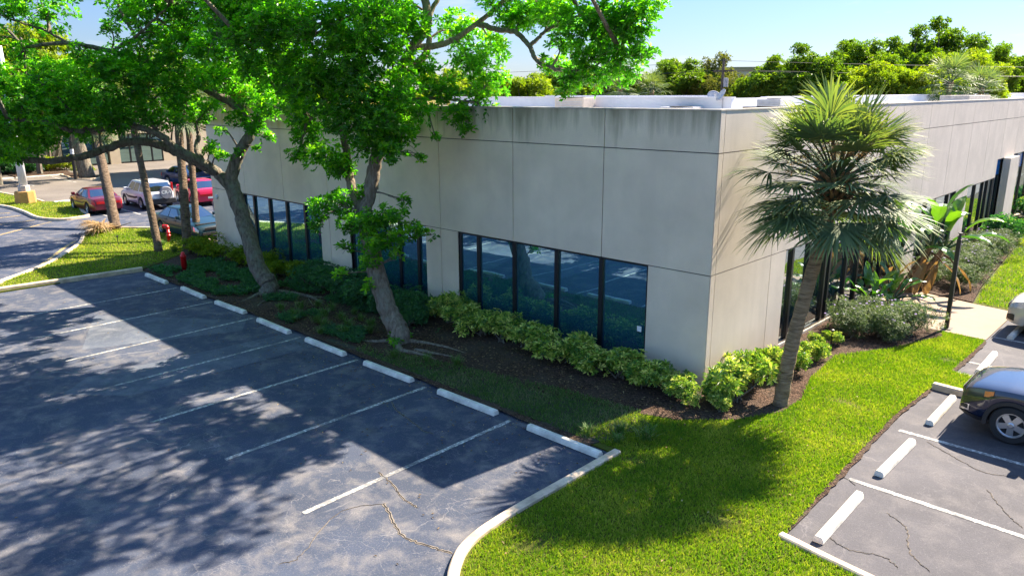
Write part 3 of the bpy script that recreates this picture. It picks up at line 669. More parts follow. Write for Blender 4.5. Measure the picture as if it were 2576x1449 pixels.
def twigs(mb, skel, blobs, r0=0.035, sub=5):
    S = np.concatenate(skel)
    for c, r in blobs:
        c = np.array(c); j = np.argmin(np.linalg.norm(S - c + np.array([0, 0, 0.25]), axis=1)); a = S[j]
        L = np.linalg.norm(c - a); mid = (a + c) / 2 + rng.normal(0, 0.08 * L + .02, 3) + np.array([0, 0, 0.10 * L])
        P = spline([a, mid, c], 5); k = min(1.6, 0.6 + L * 0.35)
        mb.tube(P, np.linspace(r0 * k, 0.012, len(P)), 5, False)
        for _ in range(sub):
            e = c + unit(rng.normal(0, 1, 3)) * r * 0.85; s = P[rng.integers(len(P) // 2, len(P))]
            mb.tube(spline([s, (s + e) / 2 + rng.normal(0, .06, 3), e], 3), np.linspace(0.013, 0.004, 7), 4, False)

def px(L): return [at(*q) for q in L]

# ------------------------------------------------------------------ the two big trees in front
def big_tree(root, limbs, blobs_fg, high, mat_b, roots, leaf, dens):
    o = np.array(root.location); skel = []; tr = MB()
    for pts, r0, r1 in limbs:
        P = spline(pts, 7); P[1:-1] += rng.normal(0, 0.012, P[1:-1].shape)
        t = np.linspace(0, 1, len(P)); rad = r0 + (r1 - r0) * t ** 0.8
        tr.tube(P, rad, 12, True, 0.05); skel.append(P)
    first = spline(limbs[0][0], 7)[:3]
    tr.build('trunk', mat_b, root, True, o)
    tw = MB(); twigs(tw, skel, blobs_fg + high, 0.04, 5); tw.build('twigs', mat_b, root, True, o)['kind'] = 'stuff'
    for pts, r0 in roots:
        P = spline(pts, 5); P[:, 2] += rng.normal(0, 0.008, len(P))
        P[:, 2] -= 0.025; MB().tube(P, np.linspace(r0 * .8, 0.010, len(P)), 7, True, 0.1).build('root', mat_b, root, True, o)
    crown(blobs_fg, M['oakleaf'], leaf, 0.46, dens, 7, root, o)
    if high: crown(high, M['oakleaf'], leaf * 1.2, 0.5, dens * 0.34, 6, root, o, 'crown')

B2 = (-7.85, -2.75)
shade_spots2 = [((x + random.gauss(0, .3), y + random.gauss(0, .3), z), r) for x, y, z, r in [(-12.6, -0.4, 10.2, 1.1), (-11, 1.0, 10.3, 1.0), (-9.6, -0.6, 10.4, 1.1), (-8.2, 1.1, 10.5, 1.1), (-6.9, -0.7, 10.4, 1.0), (-5.5, 0.9, 10.5, 1.1), (-4.2, -0.6, 10.4, 1.0), (-3.0, 0.9, 10.4, .9), (-1.9, -0.4, 10.3, .8), (-7.0, 2.4, 10.9, 1.0), (-4.3, 2.3, 10.8, 1.0), (-9.9, 2.4, 10.8, 1.0), (-2.0, 2.2, 10.7, .8), (-1.0, 0.9, 10.5, .7)]]
oak2 = empty('shade_tree', (B2[0], B2[1], 0.04), 0, 'broad green tree in the middle, mottled forked trunk with leafy sprouts halfway up', 'tree', 'big shade trees before the front wall')
b2 = np.array([B2[0], B2[1], 0.0])
limbs2 = [
    ([b2, b2 + (0, 0.02, 0.25)] + px([(985, 800, 20.9), (962, 740, 20.9), (940, 650, 20.9), (922, 570, 20.9), (915, 530, 20.9)]), 0.315, 0.22),
    (px([(915, 540, 20.9), (935, 460, 20.8), (945, 400, 20.6), (962, 335, 20.3), (985, 270, 20.2), (1000, 190, 20.2), (1040, 120, 20.3), (1075, 60, 20.4), (1068, -30, 20.4), (1090, -160, 20.4)]), 0.205, 0.10),
    (px([(912, 545, 20.9), (888, 480, 21.0), (876, 420, 21.0), (868, 360, 20.8), (850, 290, 20.3), (820, 210, 19.6), (780, 110, 19), (740, 10, 18.6), (710, -90, 18.4)]), 0.15, 0.05),
    (px([(1000, 190, 20.2), (1060, 150, 20.6), (1080, 110, 21), (1075, 60, 21.2), (1110, -20, 21.4), (1150, -120, 21.6)]), 0.12, 0.05),
    (px([(1040, 120, 20.3), (1120, 110, 20.6), (1200, 60, 20.8), (1260, 10, 20.6), (1310, -40, 20.2)]), 0.10, 0.045),
    (px([(1200, 60, 20.8), (1250, 75, 20.4), (1298, 82, 20.0), (1332, 117, 19.6), (1352, 155, 19.4), (1390, 172, 19.2), (1437, 181, 19)]), 0.08, 0.05),
    (px([(1332, 117, 19.6), (1362, 88, 19.5), (1400, 65, 19.3), (1470, 40, 19), (1560, 60, 18.6)]), 0.06, 0.02),
    (px([(1437, 181, 19), (1490, 170, 18.7), (1560, 130, 18.3)]), 0.045, 0.015),
    (px([(1310, -40, 20.2), (1420, -60, 19.4), (1540, -50, 18.8)]), 0.05, 0.02),
    (px([(985, 270, 20.2), (1060, 250, 20.4), (1130, 250, 20.6), (1200, 260, 20.8)]), 0.06, 0.02),
    (px([(850, 290, 20.3), (800, 290, 20.2), (770, 310, 20.3)]), 0.05, 0.02),
    (px([(780, 110, 19), (700, 100, 18.4), (620, 110, 18.2), (550, 90, 18.6)]), 0.05, 0.02),
]
spec2 = [(775, 330, 20.5, .5), (800, 385, 20.3, .5), (850, 415, 20.6, .42), (760, 270, 20, .55), (745, 395, 20.6, .25), (930, 365, 19.6, .5), (985, 385, 19.7, .38), (1010, 340, 20, .42), (880, 300, 19, .65), (955, 285, 19, .65), (820, 250, 19, .6), (900, 215, 18.5, .7), (1000, 225, 19, .6), (1050, 170, 20.4, .6), (1055, 280, 20, .42), (1110, 225, 20.5, .5), (1150, 285, 20.8, .38), (1172, 325, 20.8, .22), (1200, 245, 21, .48), (1240, 285, 21, .36), (1240, 200, 21, .5), (1180, 155, 21, .6), (1240, 120, 21.5, .5), (1150, 80, 21.6, .7), (1030, 60, 19.6, .6), (960, 120, 18.5, .7), (870, 130, 18, .7), (790, 170, 18.5, .65), (700, 60, 17.5, .7), (790, 60, 17.5, .75), (880, 40, 17.5, .75), (960, 30, 18, .7), (620, 90, 18, .6), (640, 170, 19, .5), (700, 140, 18.5, .65), (560, 60, 18.5, .6), (520, 125, 19.5, .5), (740, 220, 19.2, .5), (660, 20, 18, .6), (580, 0, 18.4, .6),
         (1330, 40, 20, .5), (1400, 35, 19, .52), (1470, 60, 18.5, .6), (1540, 50, 18, .6), (1600, 75, 17.6, .48), (1618, 20, 17.6, .5), (1555, 125, 18, .52), (1480, 135, 18.6, .5), (1410, 115, 19.2, .36), (1500, 195, 18.6, .4), (1570, 180, 18, .42), (1440, 200, 18.8, .34), (1618, 135, 17.7, .32), (1375, 160, 19.4, .26), (1270, 15, 20.8, .6), (1420, 235, 18.8, .18), (1290, 60, 20.4, .34),
         (800, 525, 20.9, .36), (850, 510, 20.6, .36), (880, 560, 20.3, .34), (930, 560, 20.1, .42), (985, 545, 20.1, .42), (940, 610, 20.1, .40), (990, 600, 20.3, .36), (1040, 580, 20.6, .28), (1085, 590, 20.9, .18), (1020, 505, 20.6, .18), (930, 660, 20.2, .28), (870, 625, 20.5, .2), (855, 690, 20.6, .16), (925, 720, 20.4, .17), (992, 855, 20.5, .18), (1020, 850, 20.8, .12), (790, 570, 20.9, .2), (1000, 640, 20.3, .2), (1095, 345, 20.2, .16), (1060, 400, 20.4, .18), (880, 440, 20.9, .2), (905, 480, 20.8, .2), (960, 330, 19.8, .4)]
high2 = [((x, y, z), r) for x, y, z, r in [(-9.5, -3.6, 10.4, 1.3), (-8, -1, 11, 1.4), (-6.4, -3.2, 10.6, 1.3), (-5.0, -1.2, 11.2, 1.4), (-3.4, -2.6, 10.3, 1.1), (-3.6, -0.4, 10.2, 1.0), (-11, -1.6, 10.4, 1.2), (-4.4, -4.6, 10.2, 1.0), (-7.6, -5.2, 10.2, 1.2), (-10.4, -5.0, 9.9, 1.1), (-1.9, -1.2, 10.2, 0.9), (-2.6, -4.2, 10.2, .8), (-12.2, -4.4, 9.8, 1.1), (-5.8, -6.3, 10.0, 1.0), (-8.8, -7.2, 9.9, 1.0)]]
def sc(spec, back=0.0):
    out = [(at(x, y, d), r * 1.06) for x, y, d, r in spec]
    for x, y, d, r in spec:
        if r >= .34 and y < 380 and random.random() < back: out.append((at(x + random.gauss(0, 35), min(y, 290) + random.gauss(-15, 20), d + random.uniform(1.0, 2.4)), r * random.uniform(.8, 1.1)))
    return out
roots2 = [([b2 + (0.2, 0.1, 0.1), (-7.3, -2.4, 0.08), (-6.5, -2.2, 0.07), (-5.5, -2.15, 0.04)], 0.10), ([b2 + (0.2, -0.2, 0.08), (-7.2, -3.2, 0.09), (-6.4, -3.0, 0.06), (-5.6, -3.1, 0.03)], 0.13), ([b2 + (-0.2, -0.2, 0.08), (-8.4, -3.3, 0.07), (-9.0, -3.5, 0.03)], 0.09), ([(-7.0, -2.9, 0.05), (-6.3, -2.75, 0.09), (-5.6, -2.5, 0.04)], 0.07), ([b2 + (-0.2, 0.2, 0.1), (-8.5, -2.2, 0.06), (-9.2, -2.2, 0.03)], 0.08)]
big_tree(oak2, limbs2, sc(spec2, .45), high2 + shade_spots2, M['bark2'], roots2, 0.140, 232)

B1 = (-15.25, -2.55)
shade_spots1 = [((x + random.gauss(0, .3), y + random.gauss(0, .3), z), r) for x, y, z, r in [(-14.4, 0.6, 10.8, 1.1), (-16.2, -0.6, 11, 1.1), (-17.8, 0.6, 10.8, 1.1), (-19.6, -0.8, 10.6, 1.1), (-16.8, 1.8, 11.2, 1.0), (-13.2, -1.8, 10.4, 1.0), (-21, 0.2, 10.4, 1.0)]]
oak1 = empty('shade_tree', (B1[0], B1[1], 0.04), 0, 'big grey barked tree leaning left, one long low bare limb reaching over the lot', 'tree', 'big shade trees before the front wall')
b1 = np.array([B1[0], B1[1], 0.0])
limbs1 = [
    ([b1 + (0.1, -0.1, 0), b1 + (-.02, 0, 0.4)] + px([(652, 680, 25.95), (630, 610, 26.0), (611, 550, 26.1), (595, 500, 26.1), (580, 455, 26.1)]), 0.315, 0.245),
    (px([(580, 470, 26.1), (545, 435, 26.0), (484, 403, 25.8), (408, 367, 25.5), (331, 357, 25.2), (245, 382, 24.9), (194, 397, 24.6), (102, 405, 24.3), (25, 392, 24), (-60, 360, 23.6)]), 0.20, 0.08),
    (px([(545, 432, 25.9), (500, 403, 25.3), (443, 372, 24.7), (397, 338, 24.2), (326, 318, 23.6), (204, 331, 22.8), (120, 310, 22), (20, 300, 21.5)]), 0.16, 0.05),
    (px([(580, 460, 26.1), (592, 410, 25.9), (612, 368, 25.7), (632, 331, 25.6), (615, 290, 25.5), (580, 258, 25.4), (530, 232, 25.2), (460, 195, 24.8), (380, 160, 24.3), (280, 130, 23.8), (170, 110, 23.2), (60, 120, 22.8)]), 0.235, 0.05),
    (px([(580, 258, 25.4), (560, 230, 25.5), (565, 180, 25.4), (590, 110, 25), (600, 20, 24.8), (590, -120, 24.6)]), 0.14, 0.06),
    (px([(505, 400, 25.6), (494, 372, 26.0), (500, 340, 26.2), (489, 305, 26.4), (470, 280, 26.5)]), 0.11, 0.05),
    (px([(400, 340, 24.2), (375, 300, 24.0), (350, 240, 23.6), (300, 190, 23)]), 0.08, 0.03),
    (px([(380, 160, 24.3), (340, 90, 24), (300, 20, 23.8), (270, -80, 23.6)]), 0.07, 0.03),
    (px([(280, 130, 23.8), (330, 100, 23.2), (380, 60, 22.8), (430, 10, 22.4)]), 0.06, 0.03),
    (px([(170, 110, 23.2), (120, 80, 23), (60, 60, 22.6), (-20, 30, 22)]), 0.05, 0.02),
    (px([(225, 330, 22.9), (150, 250, 22.4), (90, 200, 22)]), 0.06, 0.02),
    (px([(632, 331, 25.6), (660, 280, 25.2), (700, 232, 24.8), (740, 240, 24.4), (770, 225, 24)]), 0.12, 0.05),
]
spec1 = [(600, 300, 25.3, .4), (640, 318, 25, .4), (660, 275, 25, .42), (622, 245, 25.2, .5), (690, 232, 24.6, .5), (560, 200, 24.6, .6), (672, 345, 25.2, .24), (530, 370, 25.5, .3), (555, 392, 25.5, .28), (600, 385, 25.6, .18), (650, 375, 25.4, .14), (500, 300, 26.2, .4), (530, 270, 25.8, .4),
         (500, 190, 24, .65), (450, 240, 24, .65), (430, 150, 23.6, .7), (390, 210, 23.6, .7), (480, 100, 23.4, .65), (400, 90, 23.6, .6), (350, 270, 23.6, .65), (420, 300, 24.2, .5), (320, 200, 23, .7), (300, 300, 23.2, .6), (250, 250, 22.8, .7), (200, 300, 22.6, .65), (150, 250, 22.4, .7), (100, 300, 22, .7), (50, 250, 21.8, .7), (0, 310, 21.6, .7), (50, 340, 22.6, .65), (120, 335, 23, .55), (200, 330, 23.5, .45), (270, 312, 23.6, .4), (20, 380, 23.4, .5), (80, 372, 24, .38), (10, 200, 21.5, .6), (-30, 350, 22.5, .6), (180, 200, 22.4, .6), (260, 170, 23, .55), (100, 180, 22.2, .5), (330, 130, 23.4, .5), (540, 30, 23.4, .65), (470, 20, 23, .65), (400, 10, 22.8, .6), (350, 40, 23, .5), (300, 300, 25.2, .35), (370, 300, 25.0, .3), (40, 398, 24, .28), (60, 130, 22.6, .4), (280, 75, 23.8, .35), (200, 130, 23.2, .3), (610, 80, 24, .6), (640, 150, 24.2, .55), (580, 140, 24.6, .6), (720, 180, 24.6, .5), (760, 210, 24.2, .35), (440, 300, 25.2, .28), (560, 330, 25.7, .2), (330, 10, 23.4, .4), (30, 20, 22.4, .45), (-30, 90, 22, .5), (120, 40, 22.8, .25)]
high1 = [((x, y, z), r) for x, y, z, r in [(-17, -3, 11, 1.5), (-14.5, -1, 11.4, 1.5), (-15.5, -6, 10.8, 1.5), (-18, -6.5, 10.4, 1.5), (-13, -5, 10.8, 1.4), (-20, -3.6, 10.4, 1.4), (-16.5, -9, 10, 1.3), (-13.6, -8.2, 10, 1.2), (-19.6, -9.4, 9.6, 1.3), (-11.4, -6.6, 10.2, 1.1), (-21.5, -6.6, 9.4, 1.2), (-22, -10, 8.9, 1.1), (-11.6, -9.6, 9.4, 1.0), (-14.4, -10.8, 9.2, 1.0)]]
roots1 = [([b1 + (0.2, 0.1, 0.12), (-14.5, -2.1, 0.10), (-13.7, -1.9, 0.08), (-12.9, -2.0, 0.05), (-12.2, -2.1, 0.03)], 0.13), ([b1 + (0.25, -0.3, 0.12), (-14.5, -3.1, 0.10), (-14.0, -3.8, 0.05)], 0.12), ([(-13.9, -1.95, 0.07), (-13.2, -1.5, 0.06), (-12.6, -1.6, 0.03)], 0.05), ([(-14.2, -2.05, 0.08), (-13.6, -2.5, 0.06), (-13.0, -2.7, 0.03)], 0.05), ([b1 + (0, -0.3, 0.12), (-15.1, -3.4, 0.08), (-14.9, -3.95, 0.04)], 0.11), ([b1 + (-0.3, -0.1, 0.12), (-16, -2.9, 0.07), (-16.5, -3.1, 0.03)], 0.11), ([(-13.3, -1.95, 0.06), (-12.8, -1.75, 0.05), (-12.1, -1.7, 0.03)], 0.04), ([(-13.7, -2.0, 0.05), (-12.9, -2.35, 0.06), (-12.2, -2.6, 0.02)], 0.035)]
big_tree(oak1, limbs1, sc(spec1, .5), high1 + shade_spots1, M['bark'], roots1, 0.138, 200)

# ------------------------------------------------------------------ palms
def fan_leaf(mb, base, d, up, R0, nseg=36, arc=R(250), var=0.4, droop=0.35, width=0.05):
    """palmate leaf: pleated segments spreading about direction d, tips drooping"""
    d = unit(np.array(d, float)); s = unit(np.cross(d, up)); n = np.cross(s, d)
    vs = []; fs = []; va = []
    for i in range(nseg):
        a = (i / (nseg - 1) - 0.5) * arc + random.gauss(0, 0.02)
        ll = R0 * (0.72 + 0.28 * math.cos(a * 0.62)) * random.uniform(0.88, 1.06)
        dd = d * math.cos(a) + s * math.sin(a) + n * (0.20 * math.cos(a * 1.0) - 0.05) + n * random.gauss(0, .06)
        dd = unit(dd); side = unit(np.cross(dd, n)); dr = droop * random.uniform(0.5, 1.5)
        w = width * random.uniform(0.8, 1.2); k = len(vs); v = min(1, max(0, var + random.gauss(0, 0.12)))
        prev = None
        for t, wf in ((0.04, 0.35), (0.40, 1.0), (0.68, 0.75), (0.87, 0.36), (1.0, 0.04)):
            c = base + dd * ll * t - np.array([0, 0, 1.0]) * ll * dr * max(0, t - 0.3) ** 2 * 1.6
            vs += [c - side * w * wf / 2, c + side * w * wf / 2]
            va += [min(1, v + (0.35 if t > 0.85 else 0))] * 2
        for q in range(4): fs.append((k + 2 * q, k + 2 * q + 1, k + 2 * q + 3, k + 2 * q + 2))
    mb.add(vs, fs, np.array(va))

def palm(root, trunk_pts, r0, r1, nleaf, R0, petiole, boots=True, nseg=36, lowest=-0.75, leafmat=None, trunkmat=None):
    P = spline(trunk_pts, 8); mb = MB()
    rad = np.linspace(r0, r1, len(P)) * (1 + 0.05 * np.sin(np.arange(len(P)) * 2.1)); rad[0] *= 1.15
    mb.tube(P, rad, 14, True, 0.02); mb.build('trunk', trunkmat or M['palmbark'], root, True)
    top = P[-1]; fo = MB(); pe = MB(); bo = MB(); dead = MB()
    ga = math.pi * (3 - 5 ** 0.5)
    for i in range(nleaf):
        f = (i + 0.5) / nleaf; el = math.asin(max(-1, min(1, lowest + (0.98 - lowest) * f))) + random.gauss(0, 0.08); az = i * ga + random.gauss(0, 0.2)
        d = np.array([math.cos(el) * math.cos(az), math.cos(el) * math.sin(az), math.sin(el)])
        L = petiole * random.uniform(0.8, 1.15); st = top + np.array([0, 0, -0.35 + 0.35 * f]) + d * 0.12
        e = st + d * L + np.array([0, 0, 0.10 - 0.12 * (1 - f)]); mid = (st + e) / 2 + np.array([0, 0, 0.05])
        pe.tube(spline([st, mid, e], 3), np.linspace(0.026, 0.014, 7), 5, False)
        out = unit(d + np.array([0, 0, -0.30 + 0.25 * f])); up = np.array([0, 0, 1.0]) + d * -0.3
        if abs(out @ unit(up)) > 0.95: up = np.array([math.cos(az + 1.5), math.sin(az + 1.5), 0.1])
        fan_leaf(fo, e, out, up, R0 * random.uniform(0.85, 1.1), nseg, R(random.uniform(170, 240)), 0.30 + 0.35 * f + random.gauss(0, .07), random.uniform(0.05, 0.34), 0.050 * R0 / 0.95)
    fo.build('frond', leafmat or M['palmleaf'], root)
    pe.build('petiole', M['palmleaf'], root)
    if boots:
        for i in range(60):
            z = -0.75 + 0.75 * i / 60; a = i * ga; d = np.array([math.cos(a), math.sin(a), 0.9]); c = top + np.array([math.cos(a) * r1 * 0.9, math.sin(a) * r1 * 0.9, z])
            bo.tube([c, c + d * 0.16, c + d * 0.30 + np.array([math.cos(a), math.sin(a), 0]) * 0.04], [0.055, 0.04, 0.012], 5)
        bo.build('leaf_base', M['boots'], root)
    return top
random.seed(31)
pr = empty('cabbage_palm', (1.74, 0.27, 0.04), 0, 'fan palm with a leaning ringed trunk beside the sunlit building corner', 'palm')
tp = palm(pr, [(0, 0, -0.06), (0.03, 0.09, 0.8), (0.10, 0.26, 1.8), (0.22, 0.46, 2.9), (0.34, 0.66, 3.9), (0.40, 0.76, 4.93)], 0.165, 0.125, 72, 1.0, 1.05, True, 36, -0.60)
# old flower stalks in the heart of the crown
fl = MB(); st = MB()
for i in range(9):
    a = i * 0.9 + 0.4; el = R(random.uniform(25, 70)); d = np.array([math.cos(el) * math.cos(a), math.cos(el) * math.sin(a), math.sin(el)])
    L = random.uniform(1.1, 1.7); e = tp + d * L; P = spline([tp, tp + d * L * 0.55 + np.array([0, 0, 0.15]), e + np.array([0, 0, -0.2])], 5)
    st.tube(P, np.linspace(0.018, 0.006, len(P)), 5, False)
    for j in range(34):
        s = P[random.randrange(4, len(P))]; q = s + rng.normal(0, 0.17, 3) + np.array([0, 0, -0.06]); st.tube([s, (s + q) / 2 + rng.normal(0, .02, 3), q], [0.006, 0.005, 0.003], 4, False)
        B = q + rng.normal(0, 0.035, (7, 3)); leaves(fl, B, rng.normal(0, 1, (7, 3)), rng.normal(0, 1, (7, 3)), 0.035, 0.028, np.clip(rng.normal(.5, .25, 7), 0, 1))
st.build('flower_stalk', M['boots'], pr); fl.build('seed_cluster', M['deadpalm'], pr)

palm_group = 'tall palms on the left lawn'
def left_palm(base, top_px, r, label, rot):
    o = empty('cabbage_palm', (base[0], base[1], 0.05), 0, label, 'palm', palm_group)
    t = np.array(at(*top_px)) - np.array([base[0], base[1], 0.05])
    palm(o, [(0, 0, -0.1), t * 0.3 + (0.05, 0, 0), t * 0.65 + (0.03, 0, 0), t], r, r * 0.8, 30, 0.9, 0.75, True, 26, -0.5, None, M['palmbark2'])
    return o
left_palm((-32.6, -1.45), (236, 318, 41.5), 0.27, 'thick leaning palm trunk with dried fronds heaped at its foot', 0)
left_palm((-25.15, -2.3), (322, 262, 34.6), 0.17, 'slender leaning palm trunk alone on the sunny grass right of the frond heap', 0)
left_palm((-24.0, -1.55), (444, 258, 33.8), 0.20, 'dark straight palm trunk beside the red standpipe, front one of a close pair', 0)
left_palm((-26.6, 0.05), (468, 250, 36.8), 0.17, 'sunlit palm trunk behind the dark straight one, hind one of a close pair', 0)
# heap of dried fronds
hp = empty('frond_heap', (-32.1, -2.2, 0.06), 0, 'heap of dry tan palm fronds at the foot of the thick palm', 'palm fronds')
mb = MB()
for i in range(9):
    a = random.uniform(0, 6.28); fan_leaf(mb, np.array([random.gauss(0, .35), random.gauss(0, .45), random.uniform(0.1, 0.5)]), (math.cos(a), math.sin(a), random.uniform(0.0, 0.5)), (0, 0, 1), random.uniform(0.8, 1.2), 18, R(130), 0.6, 0.5, 0.06)
mb.build('frond', M['deadpalm'], hp)
mb = MB()
for i in range(7):
    a = random.uniform(0, 6.28); c = np.array([random.gauss(0, .3), random.gauss(0, .4), .12]); mb.tube([c, c + np.array([math.cos(a) * 0.9, math.sin(a) * .9, random.uniform(0, .3)])], [0.03, 0.012], 5)
mb.build('stem', M['boots'], hp)

# ------------------------------------------------------------------ shrubs
def shrub(name, mat, rx, rz, n, nl, L, wr, spread, vm=(0.5, 0.2), stemmat=None, lumps=7):
    """one bush standing on its origin: parts foliage and stem"""
    r = empty(name, (0, 0, 0)); mb = MB(); st = MB()
    C = [(np.array([random.gauss(0, rx * .42), random.gauss(0, rx * .42), rz * random.uniform(0.42, 0.72)]), random.uniform(0.42, 0.62) * min(rx, rz * 1.1)) for _ in range(lumps)]
    for c, q in C:
        P, D = blob_points(c, q, n // lumps, 0.85, 3.2); k = P[:, 2] > 0.04; P, D = P[k], D[k]
        A = D * 0.7 + np.array([0, 0, 0.6]) + rng.normal(0, 0.3, P.shape)
        v = np.clip(rng.normal(vm[0], vm[1], len(P)), 0, 1); rosettes(mb, P, A, nl, L, wr, spread, v, 0.22)
        st.tube(spline([(random.gauss(0, .08), random.gauss(0, .08), 0), (c[0] * .6, c[1] * .6, c[2] * .5), tuple(c)], 4), np.linspace(0.022, 0.008, 9), 5, False)
    mb.build('foliage', mat, r); st.build('stem', stemmat or M['bark'], r)
    return r
def make_set(protos, spots, labels, group, cat):
    used = [False] * len(protos)
    for i, (x, y, s, sz) in enumerate(spots):
        p = protos[i % len(protos)]; lab = labels[i] if isinstance(labels, list) else labels
        if not used[i % len(protos)]:
            o = p; used[i % len(protos)] = True; o.location = (x, y, 0.045); o.rotation_euler = (0, 0, random.uniform(0, 6.28)); o.scale = (s, s, sz); o['label'] = lab; o['group'] = group; o['category'] = cat
        else:
            o = copy_tree(p, (x, y, 0.045), random.uniform(0, 6.28), lab, group, (s, s, sz)); o['category'] = cat
vp = [shrub('variegated_shrub', M['variegated'], 0.56, 0.95, 340, 7, 0.14, 0.34, (0.7, 1.5), (0.48, 0.3), lumps=8) for _ in range(3)]
vs_ = [(-8.15, -0.62, .95, .95), (-7.35, -0.75, .95, .85), (-6.55, -0.78, .9, .8), (-5.75, -0.85, .95, .85), (-4.95, -0.80, .9, .8), (-4.15, -0.92, 1.0, .9), (-3.3, -0.80, .95, .85), (-2.5, -0.88, 1.0, .8), (-1.75, -0.85, .95, .82), (-1.0, -0.90, .9, .75), (-0.3, -0.95, .72, .6), (0.2, -1.05, .55, .55),
       (0.62, -0.62, .62, .62), (0.95, -0.2, 1.05, 1.0), (0.75, 0.75, .85, .95), (0.85, 1.6, .7, .8), (1.1, 2.6, .65, .7), (1.2, 3.5, .5, .6), (0.8, 4.6, .42, .42), (1.05, 5.1, .4, .42), (0.95, -1.0, .5, .45)]
vl = ['variegated yellow green shrub at the left end of the big window by the hedge'] + ['variegated shrub under the big window, %s' % q for q in ('second from the dark hedge', 'third from the dark hedge', 'fourth from the dark hedge', 'in front of the middle mullion', 'sixth from the dark hedge, tallest there', 'seventh from the dark hedge', 'below the last pane on the left', 'below the window sticker')] + ['variegated shrub at the right jamb of the big window', 'small shaded variegated shrub close to the building corner', 'smallest pale shrub right at the foot of the building corner',
      'low sunlit variegated shrub just around the building corner', 'large round yellow green shrub in the sun left of the palm trunk', 'yellow shrub behind the large round one against the side wall', 'sunlit shrub directly behind the palm trunk', 'sunlit variegated shrub right of the palm trunk', 'loose sunlit shrub on the mulch before the side window', 'small pale sprig on the mulch below the side window sill', 'small green tuft shrub beside the pale sprig on the mulch', 'lowest sunlit shrub spilling over the mulch edge at the corner']
make_set(vp, vs_, vl, 'variegated shrubs along the building', 'shrub')
lp_ = [shrub('light_green_shrub', M['yleaf'], 0.6, 0.75, 330, 6, 0.11, 0.36, (0.7, 1.5), (0.35, 0.2), lumps=8) for _ in range(2)]
ls_ = [(-23.9, -1.2, 1.1, 1.0), (-23.0, -1.5, 1.0, .9), (-22.1, -1.2, 1.05, .9), (-20.4, -0.9, .95, .85), (-19.3, -0.8, .95, .9), (-18.2, -0.95, 1.0, .9), (-17.2, -0.9, .95, .8), (-16.3, -0.85, .9, .85)]
ll_ = ['bright green shrub at the far left corner of the front wall', 'bright green shrub second from the far wall corner', 'bright green shrub under the wall left of the leaning trunk', 'yellow green shrub directly behind the leaning trunk', 'yellow green shrub just right of the leaning trunk', 'yellow green shrub under the middle of the left window', 'yellow green shrub under the right mullion of the left window', 'yellow green shrub meeting the dark hedge']
make_set(lp_, ls_, ll_, 'light green shrubs under the left window', 'shrub')
dp_ = [shrub('hedge_shrub', M['hedge'], 0.72, 0.95, 460, 7, 0.10, 0.36, (0.7, 1.45), (0.4, 0.2), lumps=9) for _ in range(2)]
ds_ = [(-15.3, -1.0, .95, .9), (-14.3, -1.1, 1.05, 1.0), (-13.3, -1.2, 1.1, 1.0), (-12.3, -1.2, 1.1, 1.0), (-11.3, -1.15, 1.1, .95), (-10.3, -1.1, 1.05, .95), (-9.4, -1.0, 1.0, .9), (-8.8, -1.6, .75, .7)]
dl_ = ['dark green hedge shrub at the left end of the dark hedge', 'dark green hedge shrub before the pier left of the middle window', 'dark green hedge shrub under the left part of the middle window', 'dark green hedge shrub left of the mottled trunk', 'dark green hedge shrub straight behind the mottled trunk', 'dark green hedge shrub right of the mottled trunk', 'dark green hedge shrub before the pier left of the big window', 'low dark green shrub at the right end of the dark hedge']
make_set(dp_, ds_, dl_, 'dark green hedge shrubs under the middle window', 'shrub')

rp_ = [shrub('ruellia_bush', M['ruellia'], 0.7, 0.95, 560, 6, 0.125, 0.17, (0.5, 1.4), (0.5, 0.25), lumps=9) for _ in range(2)]
for p in rp_:
    mb = MB()
    for i in range(6):
        c = np.array([random.gauss(0, .38), random.gauss(0, .38), random.uniform(.75, 1.0)]); 
        leaves(mb, np.repeat(c[None], 5, 0), np.array([(math.cos(a), math.sin(a), .4) for a in np.arange(5) * 1.257]), np.tile((0, 0, 1.0), (5, 1)), 0.04, 0.035, np.full(5, .5))
    mb.build('flowers', M['flower'], p)['kind'] = 'stuff'
rs_ = [(1.15, 6.1, .85, .8), (1.7, 6.8, 1.0, .95), (2.15, 7.6, .95, .9), (1.3, 7.7, .95, .95), (0.7, 7.0, .85, .9), (2.1, 6.4, .7, .65),
       (1.8, 14.3, 1.0, .85), (0.9, 15.2, 1.05, .9), (1.9, 16.2, 1.05, .9), (1.0, 17.2, 1.1, .95), (1.7, 18.3, 1.05, .9), (0.8, 19.3, 1.1, .9), (1.6, 20.4, 1.05, .95), (0.8, 21.6, 1.1, 1.0), (1.4, 22.6, 1.0, .9), (0.9, 13.9, .8, .7)]
rl_ = ['grey green bush nearest the camera in the clump before the lamp post', 'grey green bush in the middle of the clump before the lamp post', 'grey green bush at the foot of the dark lamp post', 'grey green bush behind the middle one, by the walkway edge', 'shaded grey green bush against the side window', 'low grey green bush at the lawn edge of the near clump',
       'grey green bush at the near right tip of the bed beyond the walkway', 'grey green bush beyond the walkway beside the dry hanging leaf', 'grey green bush by the far lawn edge, second from the walkway', 'grey green bush at the wall side, below the paddle leaves', 'grey green bush by the far lawn edge, third from the walkway', 'grey green bush under the white pier of the side wall', 'grey green bush behind the top of the lamp post', 'grey green bush at the pier foot further back', 'grey green bush meeting the dark round shrub', 'short grey green bush at the walkway edge under the leaning trunk']
make_set(rp_, rs_, rl_, 'grey green flowering bushes by the walkway', 'bush')
fp_ = [shrub('round_shrub', M['hedge'], 0.75, 1.0, 420, 6, 0.13, 0.4, (0.6, 1.4), (0.6, 0.3), lumps=8)]
